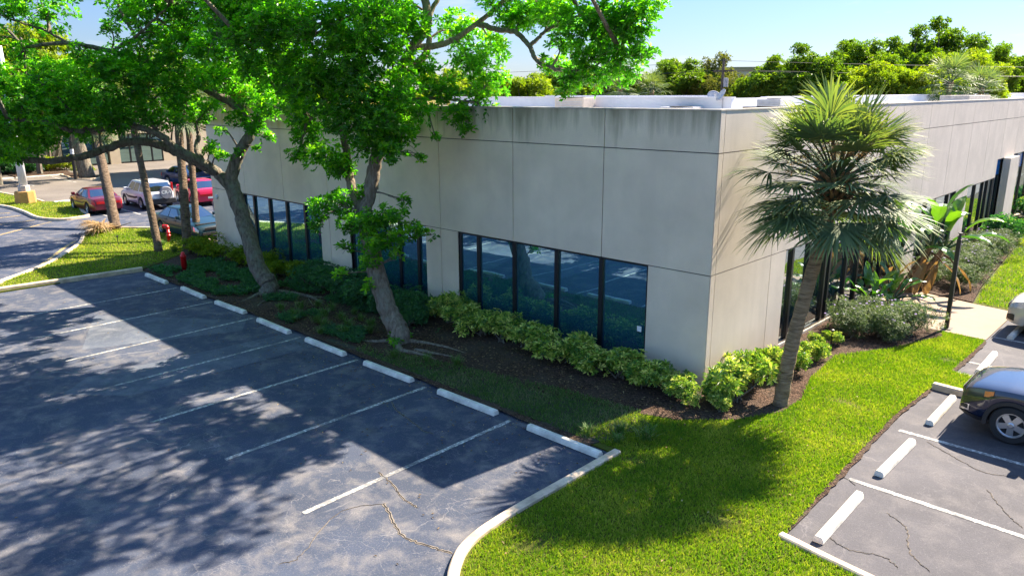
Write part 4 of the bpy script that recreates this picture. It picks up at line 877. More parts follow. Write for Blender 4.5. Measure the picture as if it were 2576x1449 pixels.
make_set(fp_, [(0.95, 25.0, 1.25, 1.15), (0.6, 33.5, 1.1, 1.0), (0.4, 36.5, 1.2, 1.3)], ['round glossy dark green shrub before the portal column', 'low green shrub before the last glass wall at the right edge', 'tall green shrub at the far glass wall'], 'green shrubs at the far end of the side wall', 'shrub')
yp_ = [shrub('yellow_shrub', M['variegated'], 0.6, 0.8, 300, 6, 0.12, 0.4, (0.6, 1.4), (0.85, 0.15), lumps=7)]
make_set(yp_, [(0.95, 27.3, 1.0, .9), (0.5, 34.8, 1.0, 1.4)], ['bright yellow shrub beside the portal column', 'tall yellow green shrub before the far glass wall'], 'yellow shrubs at the far end of the side wall', 'shrub')

# ------------------------------------------------------------------ paddle leaf plants by the walkway
def paddle(mb, pe, base, az, el, pet, L, W, var, bend=0.9):
    d = np.array([math.cos(el) * math.cos(az), math.cos(el) * math.sin(az), math.sin(el)])
    h = np.array([math.cos(az), math.sin(az), 0]); s = np.array([-math.sin(az), math.cos(az), 0])
    e = base + d * pet; pe.tube(spline([base, base + d * pet * .5 + np.array([0, 0, .05]), e], 3), np.linspace(0.045, 0.018, 7), 6, False)
    G = []; n = 9; cur = e.copy(); a = el
    for i in range(n):
        t = i / (n - 1); w = W * (math.sin(math.pi * min(1, t * 0.93 + 0.07)) ** 0.6) * 0.5
        up = np.array([-math.cos(az) * math.sin(a), -math.sin(az) * math.sin(a), math.cos(a)])
        tilt = 0.35
        G.append([cur + s * w * k + up * abs(k) * w * tilt + rng.normal(0, .012, 3) for k in (-1, -.5, 0, .5, 1)])
        cur = cur + (h * math.cos(a) + np.array([0, 0, math.sin(a)])) * L / (n - 1); a -= bend / (n - 1)
    G = np.array(G); k = MB(); k.grid(G); mb.add(k.v[0], k.f, np.full(45, var) + np.repeat(np.linspace(-.05, .12, 9), 5))
def paddle_plant(loc, stems, label, dead=0):
    r = empty('paddle_leaf_plant', loc, 0, label, 'plant', 'big leaved plants by the walkway')
    def one(name, mat, *a):
        lf = MB(); pe = MB(); paddle(lf, pe, *a); o = lf.build(name, mat, r); pe.build('petiole', mat, o)
    for (sx, sy, tx, ty, tz, n, L) in stems:
        P = spline([(sx, sy, -0.05), ((sx + tx) / 2, (sy + ty) / 2, tz * .5), (tx, ty, tz)], 5); MB().tube(P, np.linspace(0.10, 0.07, len(P)), 8, True, .1).build('trunk', M['boots'], r)
        for i in range(n):
            az = i * 2.4 + random.gauss(0, .3); f = i / max(1, n - 1)
            one('leaf', M['banana'], P[-1] - np.array([0, 0, .1]), az, R(25 + 55 * f) + random.gauss(0, .1), random.uniform(.5, .9) * L, L * random.uniform(.85, 1.1), L * 0.34, min(1, max(0, random.gauss(.55, .22))), random.uniform(.6, 1.4))
        for i in range(dead): one('dead_leaf', M['deadpalm'], P[-1] - np.array([0, 0, .25]), i * 1.3 + random.random(), R(-40), .5, L * .95, L * .26, random.uniform(.3, .7), .7)
paddle_plant((0.75, 9.3, 0.045), [(-.3, .2, -.35, .1, .35, 7, .75), (.25, .3, .3, .3, .3, 7, .7), (0, -.3, .05, -.45, .25, 7, .65), (.0, .6, .2, .8, .3, 6, .75)], 'low clump of dark glossy paddle leaves against the side window')
paddle_plant((0.55, 11.9, 0.045), [(0, 0, .75, .55, 1.7, 9, 1.25), (-.3, .3, -.2, .5, 1.3, 8, 1.15), (.2, .5, .9, 1.5, 1.5, 7, 1.2)], 'tall leaning paddle leaf plant with brown hanging dead leaves over the walkway', 4)

structure(MB().prism([(-9.5, -4.1), (-0.1, -4.08), (0.3, -2.6), (-0.35, -2.3), (-2.17, -2.74), (-4.33, -3.3), (-6.2, -3.75), (-9.4, -3.9)], -0.02, 0.050).build('bare_earth', M['soil']))
# ------------------------------------------------------------------ grass and ground cover
def inside(poly, P):
    x, y = P[:, 0], P[:, 1]; c = np.zeros(len(P), bool); n = len(poly)
    for i in range(n):
        x0, y0 = poly[i - 1]; x1, y1 = poly[i]
        m = ((y0 > y) != (y1 > y)) & (x < (x1 - x0) * (y - y0) / ((y1 - y0) + 1e-12) + x0); c ^= m
    return c
def blades(polys, excl, dens, h, w, z, mat, name, label, bbox, gate=None, vm=(.5, .22), clump=0.0):
    x0, x1, y0, y1 = bbox; n = int((x1 - x0) * (y1 - y0) * dens); P = np.c_[rng.uniform(x0, x1, n), rng.uniform(y0, y1, n)]
    k = np.zeros(n, bool)
    for q in polys: k |= inside(q, P)
    for q in excl: k &= ~inside(q, P)
    P = P[k]
    if gate: P = P[gate(P)]
    n = len(P); mb = MB(); B = np.c_[P, np.full(n, z)]
    d = np.c_[rng.normal(0, .55, (n, 2)), np.ones(n)]; hh = h * rng.uniform(.5, 1.3, n)
    big = np.array([noise.noise(Vector((p[0] * .8, p[1] * .8, 0))) for p in P]) * .5 + np.array([noise.noise(Vector((p[0] * 5, p[1] * 5, 3))) for p in P]) * .22
    leaves(mb, B, d, rng.normal(0, 1, (n, 3)), hh, w, np.clip(rng.normal(vm[0], vm[1], n) + big * .75, 0, 1), 0.05, 0.35)
    o = mb.build(name, mat); tag(o, label, 'grass', kind='stuff'); return o
near = [(0.60, -7.6), (0.66, -7.95), (0.92, -8.45), (1.30, -8.85), (1.95, -9.15), (3, -9.36), (9, -9.36), (9, -5.1), (5.2, -4.85), (4.0, -4.72), (3.86, -2), (3.76, 1.3), (3.86, 3.6), (4.85, 3.8), (4.85, 5), (3.9, 5.1), (3.95, 8.3), (2.85, 8.4), (3.0, 7.9), (2.3, 5.9), (1.4, 4.3), (1.6, 2.2), (1.95, 0.9), (1.95, -0.1), (1.4, -1.2), (0.5, -2.05), (-0.35, -2.35), (-0.6, -3.9), (0.55, -3.95)]
corner = [(0.7, -8.45), (1.1, -8.85), (1.7, -9.2), (0.5, -9.4)]
blades([near], [corner], 2400, 0.072, 0.0155, 0.03, M['blade'], 'grass', 'bright yellow green lawn grass between the two car parks', (-0.7, 9, -9.4, 8.5), lambda P: np.array([noise.noise(Vector((p[0] * 1.1, p[1] * 1.1, 20))) for p in P]) > rng.normal(-0.60, .10, len(P)))
shade = [(-8.2, -4.05), (-0.3, -4.05), (-0.2, -2.15), (-2.2, -2.35), (-4.3, -2.8), (-6.2, -3.2), (-8.2, -3.6)]
pg = lambda P: np.array([noise.noise(Vector((p[0] * 1.3, p[1] * 1.3, 7))) + 0.10 * (p[0] + 5) for p in P]) > rng.normal(-0.38, .25, len(P))
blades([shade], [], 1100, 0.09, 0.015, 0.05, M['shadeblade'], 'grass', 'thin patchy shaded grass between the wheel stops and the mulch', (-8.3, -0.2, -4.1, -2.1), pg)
blades([[(2.8, 12.5), (3.9, 12.3), (3.9, 40), (1.0, 40), (1.05, 29.6), (1.85, 24.1), (2.5, 15.1)]], [], 420, 0.085, 0.028, 0.03, M['blade'], 'grass', 'bright lawn strip beyond the brick walkway', (1, 3.95, 12.2, 40))
blades([[(-22.45, -4.25), (-22.75, -14), (-24.8, -14), (-23.9, -8.4)] + left_lawn[4:]], [], 260, 0.09, 0.032, 0.05, M['blade'], 'grass', 'dappled lawn under the palms on the left', (-33.5, -22, -14, 0.5), None, (.6, .2))
blades([island], [], 130, 0.09, 0.045, 0.06, M['blade'], 'grass', 'sunny lawn on the traffic island by the pale pole', (-60, -38, -7, 0.4), None, (.65, .18))
# dark ground cover at the far end of the bed
gc = MB(); n = 5200; P = np.c_[rng.uniform(-22, -15.6, n), rng.uniform(-4.0, -1.3, n), np.full(n, .05)]
P = P[np.array([noise.noise(Vector((p[0] * .9, p[1] * 1.2, 1))) for p in P]) > -0.25]; P[:, 2] += rng.uniform(0, .12, len(P))
rosettes(gc, P, np.tile((0, 0, 1.0), (len(P), 1)) + rng.normal(0, .35, P.shape), 4, 0.10, 0.4, (0.6, 1.4))
P = np.c_[rng.uniform(-16.5, -7.6, 9000), rng.uniform(-4.0, -1.2, 9000), np.full(9000, .05)]
P = P[np.array([noise.noise(Vector((p[0] * .8, p[1] * 1.0, 4))) for p in P]) > 0.24]; P[:, 2] += rng.uniform(0, .12, len(P))
rosettes(gc, P, np.tile((0, 0, 1.0), (len(P), 1)) + rng.normal(0, .35, P.shape), 4, 0.09, 0.35, (0.5, 1.4))
tag(gc.build('ground_cover', M['hedge']), 'dark leafy ground cover in the shaded bed, thickest around the red standpipe', 'ground cover', kind='stuff')
lt = MB(); n = 2600; P = np.c_[rng.uniform(-22, 1.6, n), rng.uniform(-4.1, -0.2, n), np.full(n, .052)]
k = inside(mulch_edge + [(0.05, 8.5), (0.05, -0.05), (-24.4, -0.05)], P); P = P[k]; n = len(P)
leaves(lt, P, np.c_[rng.normal(0, 1, (n, 2)), rng.uniform(-.05, .15, n)], np.tile((0, 0, 1.0), (n, 1)), 0.075, 0.03, rng.random(n))
n = 700; P = np.c_[rng.uniform(-20, 0.3, n), -4.2 - rng.exponential(1.3, n), np.full(n, .012)]
leaves(lt, P, np.c_[rng.normal(0, 1, (n, 2)), rng.uniform(0, .1, n)], np.tile((0, 0, 1.0), (n, 1)), 0.06, 0.026, rng.random(n))
n = 90; P = np.c_[rng.uniform(0.7, 3.7, n), rng.uniform(-8, 5, n), np.full(n, .09)]; leaves(lt, P, np.c_[rng.normal(0, 1, (n, 2)), rng.uniform(0, .4, n)], np.tile((0, 0, 1.0), (n, 1)), 0.07, 0.035, rng.random(n))
tag(lt.build('leaf_litter', M['litter']), 'dry fallen leaves scattered over the dark mulch', 'leaf litter', kind='stuff')
# strap leaved clumps in the bed
cl = MB(); n = 85
az = rng.random(n) * 6.28; leaves(cl, np.c_[rng.normal(0, .05, (n, 2)), np.zeros(n)], np.c_[np.cos(az), np.sin(az), rng.uniform(.5, 2.2, n)], np.tile((0, 0, 1.0), (n, 1)), rng.uniform(.22, .42, n), 0.017, np.clip(rng.normal(.45, .25, n), 0, 1), 0.12, .5)
clo = cl.build('grass_clump', M['shadeblade'])
spots = [(-10.7, -2.7), (-11.4, -2.85), (-12.7, -2.9), (-10.2, -2.35), (-9.85, -3.05), (-9.5, -2.5), (-11.0, -3.4), (-12.0, -3.5), (-10.4, -3.5), (-9.4, -3.5), (-12.5, -2.4), (-11.8, -2.3), (-13.0, -3.4), (-9.0, -2.9), (-10.9, -2.1), (-11.6, -3.8), (-10.0, -3.9), (-6.9, -3.7), (-6.0, -3.3), (-5.2, -3.0), (-25.6, -1.2), (-26.0, -0.9), (-24.9, -1.0), (-26.4, -1.6), (-24.5, -1.9), (-25.4, -0.6), (0.25, -3.75), (0.05, -3.4), (0.6, -3.3), (-0.4, -3.85)]
for i, (x, y) in enumerate(spots):
    o = clo if i == 0 else clo.copy()
    if i: COL.objects.link(o)
    o.location = (x, y, .045); o.rotation_euler = (0, 0, i * 1.7); s = random.uniform(.75, 1.25); o.scale = (s, s, s)
    tag(o, 'strap leaved grass clump growing in the shaded mulch between the big trees' if i < 17 else ('small grass clump on bare earth right of the mottled tree' if i < 20 else 'weedy clump at the inner end of the near kerb by the last wheel stop' if i > 25 else 'strap leaved clump by the foot of the slender palm'), 'grass clump', 'strap leaved clumps in the bed' if i < 17 else ('small clumps right of the middle tree' if i < 20 else 'weeds at the kerb end' if i > 25 else 'clumps under the slender palm'))

# ------------------------------------------------------------------ hydrants, posts, poles
hy = empty('fire_hydrant', (-27.1, -1.05, 0.05), R(200), 'red fire hydrant with a bent outlet on the sunny lawn by the dark saloon', 'hydrant'); hy.scale = (.66,) * 3
MB().lathe([(0.0, 0), (0.11, 0), (0.11, .45), (.16, .46), (.16, .52), (.11, .53), (.11, .66), (.15, .67), (.15, .72), (.10, .73), (.10, .95), (0, .96)], 16).build('body', M['red'], hy, True)
MB().tube([(0, 0, .93), (0, 0, 1.05), (0.06, 0, 1.12), (.22, 0, 1.12), (.34, 0, 1.10)], [.11, .12, .12, .12, .10], 12).build('outlet', M['red'], hy, True)
MB().lathe([(0, 0), (.13, 0), (.13, .06), (.05, .07), (.05, .11), (0, .115)], 12, Matrix.Translation((.34, 0, 1.10)) @ Matrix.Rotation(R(90), 4, 'Y')).build('cap', M['red'], hy)
sp = empty('standpipe', (-21.0, -3.0, 0.05), 0, 'slim red standpipe in the dark ground cover at the end of the shaded stalls', 'standpipe'); sp.scale = (.76,) * 3
MB().lathe([(0, 0), (.14, 0), (.14, .66), (.155, .67), (.155, .74), (.10, .78), (.10, .86), (.05, .93), (0, .94)], 14).build('body', M['red'], sp, True)
MB().tube([(-.19, 0, .70), (.19, 0, .70)], .055, 10).build('outlet', M['red'], sp)
lp = empty('lamp_post', (2.87, 8.80, 0.045), 0, 'dark bronze square lamp post without a lamp head beside the brick walkway', 'lamp post')
bevel(MB().box(-.055, .055, -.055, .055, 0.012, 2.62).build('post', M['blackmetal'], lp), .008)
bevel(MB().box(-.14, .14, -.14, .14, 0, .012).build('base_plate', M['blackmetal'], lp), .003)
MB().lathe([(0, 2.622), (.05, 2.622), (.045, 2.68), (.025, 2.72), (.03, 2.76), (.065, 2.79), (.065, 2.805), (0, 2.81)], 14).build('cap', M['blackmetal'], lp)
pole = empty('light_pole', (-46.95, -1.75, 0.06), 0, 'tall pale grey light pole on a yellow painted concrete base on the traffic island', 'light pole')
bevel(MB().lathe([(0, 0), (.62, 0), (.58, .75), (0, .76)], 8).build('base', M['yellowconc'], pole), .03)
MB().lathe([(0, .76), (.34, .76), (.34, 1.1), (.2, 1.12), (0, 1.13)], 8).build('collar', M['concrete'], pole)
MB().tube([(0, 0, 1.12), (-.1, .0, 4), (-.2, 0, 9.5)], [.24, .21, .13], 14).build('mast', M['pole'], pole, True)
bd = empty('light_bollard', (-59.7, 5.05, 0.06), 0, 'black and white banded path light post by the far tree island', 'path light')
MB().tube([(0, 0, 0), (0, 0, 1.5)], .13, 10).build('post', M['blackmetal'], bd); MB().tube([(0, 0, 1.5), (0, 0, 2.4)], .135, 10).build('band', M['pole'], bd); MB().tube([(0, 0, 2.4), (0, 0, 4.6)], .12, 10).build('upper_post', M['blackmetal'], bd)
for (x, y, lab) in ((-27.9, -3.0, 'thin dark garden stake in the dappled lawn below the frond heap'), (1.05, 4.9, 'short dark stake in the sunny mulch by the side window')):
    k = empty('garden_stake', (x, y, .05), 0, lab, 'stake'); MB().tube([(0, 0, 0), (0, 0, .42)], .014, 6).build('rod', M['blackmetal'], k); MB().lathe([(0, .42), (.05, .42), (.05, .47), (0, .49)], 10).build('head', M['blackmetal'], k)

# ------------------------------------------------------------------ cars
def make_car(name, label, loc, rz, paint, sp, group=None, cat='car'):
    root = empty(name, loc, rz, label, cat, group)
    L, W = sp['L'], sp['W']; hl = L / 2; xf, xr, wr = sp['axf'], sp['axr'], sp['wr']; ar = wr + 0.055
    top = np.array(sp['top']); bot = sp.get('bot', 0.20)
    xs = sorted(set([round(v, 4) for v in np.concatenate([np.linspace(-hl, hl, 44), xf + ar * np.cos(np.linspace(0, math.pi, 15)), xr + ar * np.cos(np.linspace(0, math.pi, 15)), [-hl + .03, hl - .03, -hl + .08, hl - .08, -hl + .16, hl - .16]])]))
    def zt(x): return float(np.interp(x, top[:, 0], top[:, 1]))
    def hw(x):
        t = abs(x) / hl; return W / 2 * (1 - 0.05 * t ** 2 - sp.get('taper', 0.13) * t ** 8)
    def zb(x):
        z = bot + 0.10 * max(0, (abs(x) - hl + 0.5) / 0.5) ** 2
        for a in (xf, xr):
            if abs(x - a) < ar: z = max(z, wr + math.sqrt(max(0, ar * ar - (x - a) ** 2)) - 0.0)
        return z
    sh = sp.get('sh', 0.05)
    def sec(x):
        w, b, t = hw(x), zb(x), zt(x); s = t - sh; s = max(s, b + 0.05); e = max(0.0, (abs(x) - hl + 0.16) / 0.16); k = 1 - 0.06 * e * e
        m = min(b + .45 * (s - b), s - .02) if b < 0.5 else b + .3 * (s - b)
        return np.array([(w * .94 * k, b), (w * .985 * k, b + .3 * (m - b)), (w * k, m), (w * .992 * k, m + .6 * (s - m)), (w * .955 * k, s), (w * .86 * k, s + .55 * (t - s)), (w * .6, t), (w * .3, t + .012), (0, t + .016)])
    rows = []
    for x in xs:
        q = sec(x); rows.append([(x, y, z) for y, z in q] + [(x, -y, z) for y, z in q[::-1][1:]])
    G = np.array(rows); mb = MB(); mb.grid(G); nn = G.shape[1]
    mb.add(G[0], [tuple(range(nn))]); mb.add(G[-1], [tuple(range(nn))[::-1]])
    c = sp['cab']; zr = c['z']; nl = 7
    def ring_pt(kind, u, v):
        f = c['fb'] + (c['ft'] - c['fb']) * v; r_ = c['rb'] + (c['rt'] - c['rb']) * v; w = c['wb'] + (c['wt'] - c['wb']) * v ** 1.15; z = c['zb'] + (zr - c['zb']) * v
        bx = 0.10 * (1 - .3 * v); by = 0.035
        if kind == 'f': return (f - bx * u * u, w * u, z)
        if kind == 'r': return (r_ + bx * .7 * u * u, w * u, z)
        x = (f - bx) * (1 - u) + (r_ + bx * .7) * u; return (x, w + by * (1 - (2 * u - 1) ** 2), z)
    def loop(v):
        p = [ring_pt('f', u, v) for u in np.linspace(-1, 1, 9)]
        p += [ring_pt('s', u, v) for u in np.linspace(0, 1, 13)[1:-1]]
        p += [ring_pt('r', u, v) for u in np.linspace(1, -1, 9)]
        p += [(lambda q: (q[0], -q[1], q[2]))(ring_pt('s', u, v)) for u in np.linspace(1, 0, 13)[1:-1]]
        return p
    vsx = np.linspace(0, 1, nl); Lp = np.array([loop(v) for v in vsx]); k = Lp.shape[1]
    # roof dome: shrink rings inwards
    cen = Lp[-1].mean(0); dome = []
    for t, dz in ((.93, .022), (.78, .04), (.5, .056), (.2, .062)):
        q = cen + (Lp[-1] - cen) * t; q[:, 2] = zr + dz; dome.append(q)
    A = np.concatenate([Lp, np.array(dome)]); fs = [(i * k + j, i * k + (j + 1) % k, (i + 1) * k + (j + 1) % k, (i + 1) * k + j) for i in range(len(A) - 1) for j in range(k)] + [tuple((len(A) - 1) * k + j for j in range(k))]
    mb.add(A.reshape(-1, 3), fs)
    body = smooth_angle(mb.build('body', paint, root), 38)
    def pane(nm, kind, u0, u1, v0, v1, off=0.007, mirror=False, mat=None, par=None):
        g = []
        for v in np.linspace(v0, v1, 5):
            row = []
            for u in np.linspace(u0, u1, 7):
                p = np.array(ring_pt(kind, u, v)); e = 1e-3
                n = np.cross(np.array(ring_pt(kind, u + e, v)) - p, np.array(ring_pt(kind, u, v + e)) - p); n = unit(n)
                ref = np.array([1, 0, .3]) if kind == 'f' else (np.array([-1, 0, .3]) if kind == 'r' else np.array([0, 1, .1]))
                n = n * np.sign(n @ ref); p = p + n * off
                if mirror: p[1] = -p[1]
                row.append(p)
            g.append(row)
        m = MB(); m.grid(np.array(g)); return m.build(nm, mat or M['carglass'], par or root, True)
    pane('windscreen', 'f', -.9, .9, .06, .95); pane('rear_window', 'r', -.86, .86, sp.get('rwv', .12), .93)
    for mir in (False, True):
        for u0, u1 in sp['wins']: pane('side_window', 's', u0, u1, .08, .90, .006, mir)
    def patch(nm, x0, x1, i0, i1, mat, off=0.008, sides=(1, -1), n=6, par=None):
        for s in sides:
            g = []
            for x in np.linspace(x0, x1, n):
                q = sec(x); row = []
                for a in np.linspace(i0, i1, 4):
                    j = int(math.floor(a)); j = min(j, len(q) - 2); y, z = q[j] + (q[j + 1] - q[j]) * (a - j); row.append((x + (off if x > 0 else -off) * .6, s * (y + off), z + (0.004 if j >= 4 else 0)))
                g.append(row)
            m = MB(); m.grid(np.array(g)); m.build(nm, mat, par or root, True)
    def endbox(nm, sx, y0, y1, z0, z1, mat, dx=0.012, inset=0.0):
        xx = sx * (hl - inset); m = MB(); m.box(min(xx, xx + sx * dx), max(xx, xx + sx * dx), y0, y1, z0, z1); return bevel(m.build(nm, mat, root), .004, 1)
    # wheel wells and wheels
    ww = MB(); ww.box(-hl + .25, hl - .25, -W / 2 + .23, W / 2 - .23, bot, min(sp['top'][len(top) // 2][1] - .1, .80)); ww.build('underbody', M['darkrim'], root)
    ty = MB(); w_ = sp.get('tw', .205)
    Mx = Matrix.Rotation(R(90), 4, 'X')
    rr = wr * .66
    prof = [(rr, -w_ / 2), (wr * .93, -w_ / 2), (wr * .99, -w_ * .36), (wr, -w_ * .2), (wr, w_ * .2), (wr * .99, w_ * .36), (wr * .93, w_ / 2), (rr, w_ / 2)]
    for (x, s) in ((xf, 1), (xf, -1), (xr, 1), (xr, -1)):
        cx = empty_loc = (x, s * (W / 2 - w_ / 2 - .012), wr)
        m = MB(); m.lathe(prof, 28, Matrix.Translation(cx) @ Mx, False); wo_ = m.build('wheel', M['tyre'], root, True)
        smooth_angle(wo_, 40)
        m = MB(); yo = s * (W / 2 - .012 - .035)
        T = Matrix.Translation((x, yo, wr)) @ Matrix.Rotation(R(-90 * s), 4, 'X')
        m.lathe([(rr * .86, -.01), (rr * 1.0, -.01), (rr * 1.02, .022), (rr * .93, .022), (rr * .86, .0)], 28, T, False)
        m.lathe([(0, -.01), (.06, -.01), (.06, .02), (.04, .03), (0, .03)], 12, T)
        ns = sp.get('spokes', 5)
        for i in range(ns):
            a = i * 2 * math.pi / ns + .3; Q = T @ Matrix.Rotation(a, 4, 'Z'); wd = sp.get('spw', .035)
            v = [Q @ Vector(p) for p in ((.03, -wd, .012), (.03, wd, .012), (rr * .9, wd * 1.25, .004), (rr * .9, -wd * 1.25, .004), (.03, -wd, -.012), (.03, wd, -.012), (rr * .9, wd * 1.25, -.014), (rr * .9, -wd * 1.25, -.014))]
            m.add([tuple(p) for p in v], [(0, 1, 2, 3), (7, 6, 5, 4), (0, 4, 5, 1), (1, 5, 6, 2), (2, 6, 7, 3), (3, 7, 4, 0)])
        m.build('rim', M['rim'], wo_)
        m = MB(); m.lathe([(0, -.02), (rr * .99, -.02), (rr * .99, -.013), (0, -.013)], 24, T); m.build('brake_backing', M['darkrim'], wo_)
    for s in (1, -1):
        m = MB(); mx = c['fb'] - .28; m.box(mx - .09, mx + .06, min(s * (W / 2 - .06), s * (W / 2 + .14)), max(s * (W / 2 - .06), s * (W / 2 + .14)), c['zb'] + .02, c['zb'] + .17); bevel(m.build('wing_mirror', sp.get('mirmat', paint), root), .03, 3)
    return root, dict(patch=patch, endbox=endbox, pane=pane, hl=hl, W=W, sec=sec, ring=ring_pt)
P_maroon = mat_paint('maroon_paint', (0.13, 0.006, 0.018)); P_white = mat_paint('silver_white_paint', (0.66, 0.68, 0.72)); P_pink = mat_paint('cherry_red_paint', (0.62, 0.010, 0.06))
P_teal = mat_paint('dark_teal_paint', (0.008, 0.032, 0.050)); P_teal.node_tree.nodes['Principled BSDF'].inputs['Coat Weight'].default_value = 0.25; P_teal.node_tree.nodes['Principled BSDF'].inputs['Metallic'].default_value = 0.0; P_black = mat_paint('black_paint', (0.008, 0.010, 0.014)); P_navy = mat_paint('navy_black_paint', (0.008, 0.022, 0.085)); P_jet = mat_paint('black_gloss_sky_blue', (0.005, 0.011, 0.036)); P_jet.node_tree.nodes['Principled BSDF'].inputs['Coat Weight'].default_value = 1.0; P_jet.node_tree.nodes['Principled BSDF'].inputs['Roughness'].default_value = 0.18  # near car's black gloss has the hood's sky reflection put in as blue
P_pearl = mat_paint('pearl_white_paint', (0.56, 0.53, 0.46))
SED = dict(L=4.7, W=1.78, axf=1.38, axr=-1.31, wr=.315, top=[(-2.35, .58), (-2.32, .80), (-2.24, .93), (-2.05, .975), (-1.6, .99), (0, .95), (.98, .95), (1.4, .90), (1.9, .81), (2.2, .72), (2.31, .62), (2.35, .50)],
           cab=dict(fb=1.06, ft=.20, rb=-1.72, rt=-1.0, wb=.80, wt=.58, zb=.93, z=1.36), wins=[(.10, .50), (.54, .90)], spokes=7, spw=.022)
def dress_sedan(f, tl, rear=True):
    hl = f['hl']
    f['patch']('headlight', hl - .34, hl - .035, 2.3, 3.9, M['headlight'])
    f['patch']('tail_light', -hl + .02, -hl + .28, 2.4, 3.9, M['taillight'])
    f['endbox']('tail_panel', -1, -.62, .62, .62, .76, M['taillight'], .010)
    f['endbox']('licence_plate', -1, -.16, .16, .46, .58, M['plate'], .016)
    f['endbox']('grille', 1, -.42, .42, .54, .64, M['plastic'], .014); f['endbox']('air_intake', 1, -.55, .55, .30, .42, M['plastic'], .012)
    f['patch']('side_moulding', -1.0, 1.0, 2.2, 2.5, M['plastic'], .012)
    for s in (1, -1):
        for x in (-.62, .35): MB().box(x - .1, x + .1, min(s * (f['W'] / 2 - .03), s * (f['W'] / 2 + .012)), max(s * (f['W'] / 2 - .03), s * (f['W'] / 2 + .012)), .80, .835).build('door_handle', M['plastic'], bpy.data.objects[-1] if False else f['root'])
def sedan(label, loc, rz, paint, **over):
    sp_ = dict(SED); sp_.update(over); r, f = make_car('saloon_car', label, loc, rz, paint, sp_, 'cars parked in the far left lot'); f['root'] = r; dress_sedan(f, None); return r, f
sedan('dark red saloon parked tail first beside the traffic island', (-40.72, 0.32, 0.006), R(178.5), P_maroon)
sedan('bright cherry red saloon with pale tail lights behind the white off roader', (-39.45, 6.0, 0.006), R(174), P_pink, L=4.5, cab=dict(fb=1.15, ft=.25, rb=-1.75, rt=-1.05, wb=.80, wt=.58, zb=.96, z=1.47), top=[(-2.25, .60), (-2.23, .85), (-2.15, 1.02), (-1.95, 1.06), (-1.6, 1.05), (0, .98), (.98, .97), (1.4, .92), (1.9, .83), (2.1, .74), (2.22, .62), (2.25, .50)])
sedan('dark teal saloon facing the building, nose right behind the palm pair', (-28.55, 0.62, 0.006), R(2), P_teal)
sedan('black and blue saloon parked behind the cherry red car', (-49.6, 9.8, 0.006), R(10), P_navy)
sedan('dark saloon mostly hidden behind the far end of the front wall', (-30.9, 4.5, 0.006), R(-6), P_navy)
# white off roader with the spare wheel
SUV = dict(L=4.5, W=1.80, axf=1.32, axr=-1.30, wr=.345, top=[(-2.15, .95), (-2.12, 1.06), (-2.0, 1.08), (0, 1.06), (1.0, 1.04), (1.4, 1.0), (1.9, .92), (2.12, .80), (2.22, .66), (2.25, .52)], bot=.27,
           cab=dict(fb=1.10, ft=.36, rb=-2.12, rt=-1.98, wb=.82, wt=.66, zb=1.02, z=1.62), wins=[(.07, .36), (.39, .66), (.70, .93)], spokes=5, spw=.04, taper=.09)
r, f = make_car('off_roader', 'white off roader with a covered spare wheel on its tailgate, behind the slender palm', (-40.2, 3.12, 0.006), R(179), P_white, SUV, 'cars parked in the far left lot'); f['root'] = r
hl = 2.25
f['patch']('headlight', hl - .36, hl - .035, 2.3, 3.9, M['headlight'])
for s in (1, -1):
    m = MB(); m.box(-2.14, -1.99, min(s * .70, s * .80), max(s * .70, s * .80), 1.04, 1.56); bevel(m.build('tail_light', M['taillight'], r), .02)
bevel(MB().box(-2.36, -2.20, -.84, .84, .36, .66).build('bumper', M['plastic'], r), .04, 3)
MB().box(-2.262, -2.254, .22, .55, .70, .84).build('licence_plate', M['plate'], r)
Tx = Matrix.Translation((-2.24, -.28, 1.0)) @ Matrix.Rotation(R(-90), 4, 'Y')
cov = smooth_angle(MB().lathe([(0, 0), (.34, 0), (.37, .04), (.37, .17), (.34, .20), (0, .205)], 28, Tx).build('spare_wheel_cover', plain('grey_vinyl_cover', (.20, .20, .22), .6), r), 40)
cu = bpy.data.curves.new('lettering', 'FONT'); cu.body = 'CR-V'; cu.size = .27; cu.align_x = 'CENTER'; cu.align_y = 'CENTER'; cu.extrude = .003; cu.offset = .006
to = bpy.data.objects.new('lettering', cu); COL.objects.link(to); bpy.context.view_layer.update()
me = bpy.data.meshes.new_from_object(to.evaluated_get(bpy.context.evaluated_depsgraph_get())); bpy.data.objects.remove(to)
me.transform(Matrix.Translation((-2.450, -.28, 1.03)) @ Matrix.Rotation(R(-90), 4, 'Z') @ Matrix.Rotation(R(90), 4, 'X')); me.materials.append(M['plate'])
lo = bpy.data.objects.new('lettering', me); COL.objects.link(lo); lo.parent = cov
f['patch']('side_moulding', -.95, .95, 2.0, 2.5, M['plastic'], .014); f['patch']('sill_cladding', -.95, .95, 0, .9, M['plastic'], .012)
for s in (1, -1): MB().tube([(-1.7, s * .58, 1.70), (.1, s * .58, 1.71)], .018, 6).build('roof_rail', M['plastic'], r)
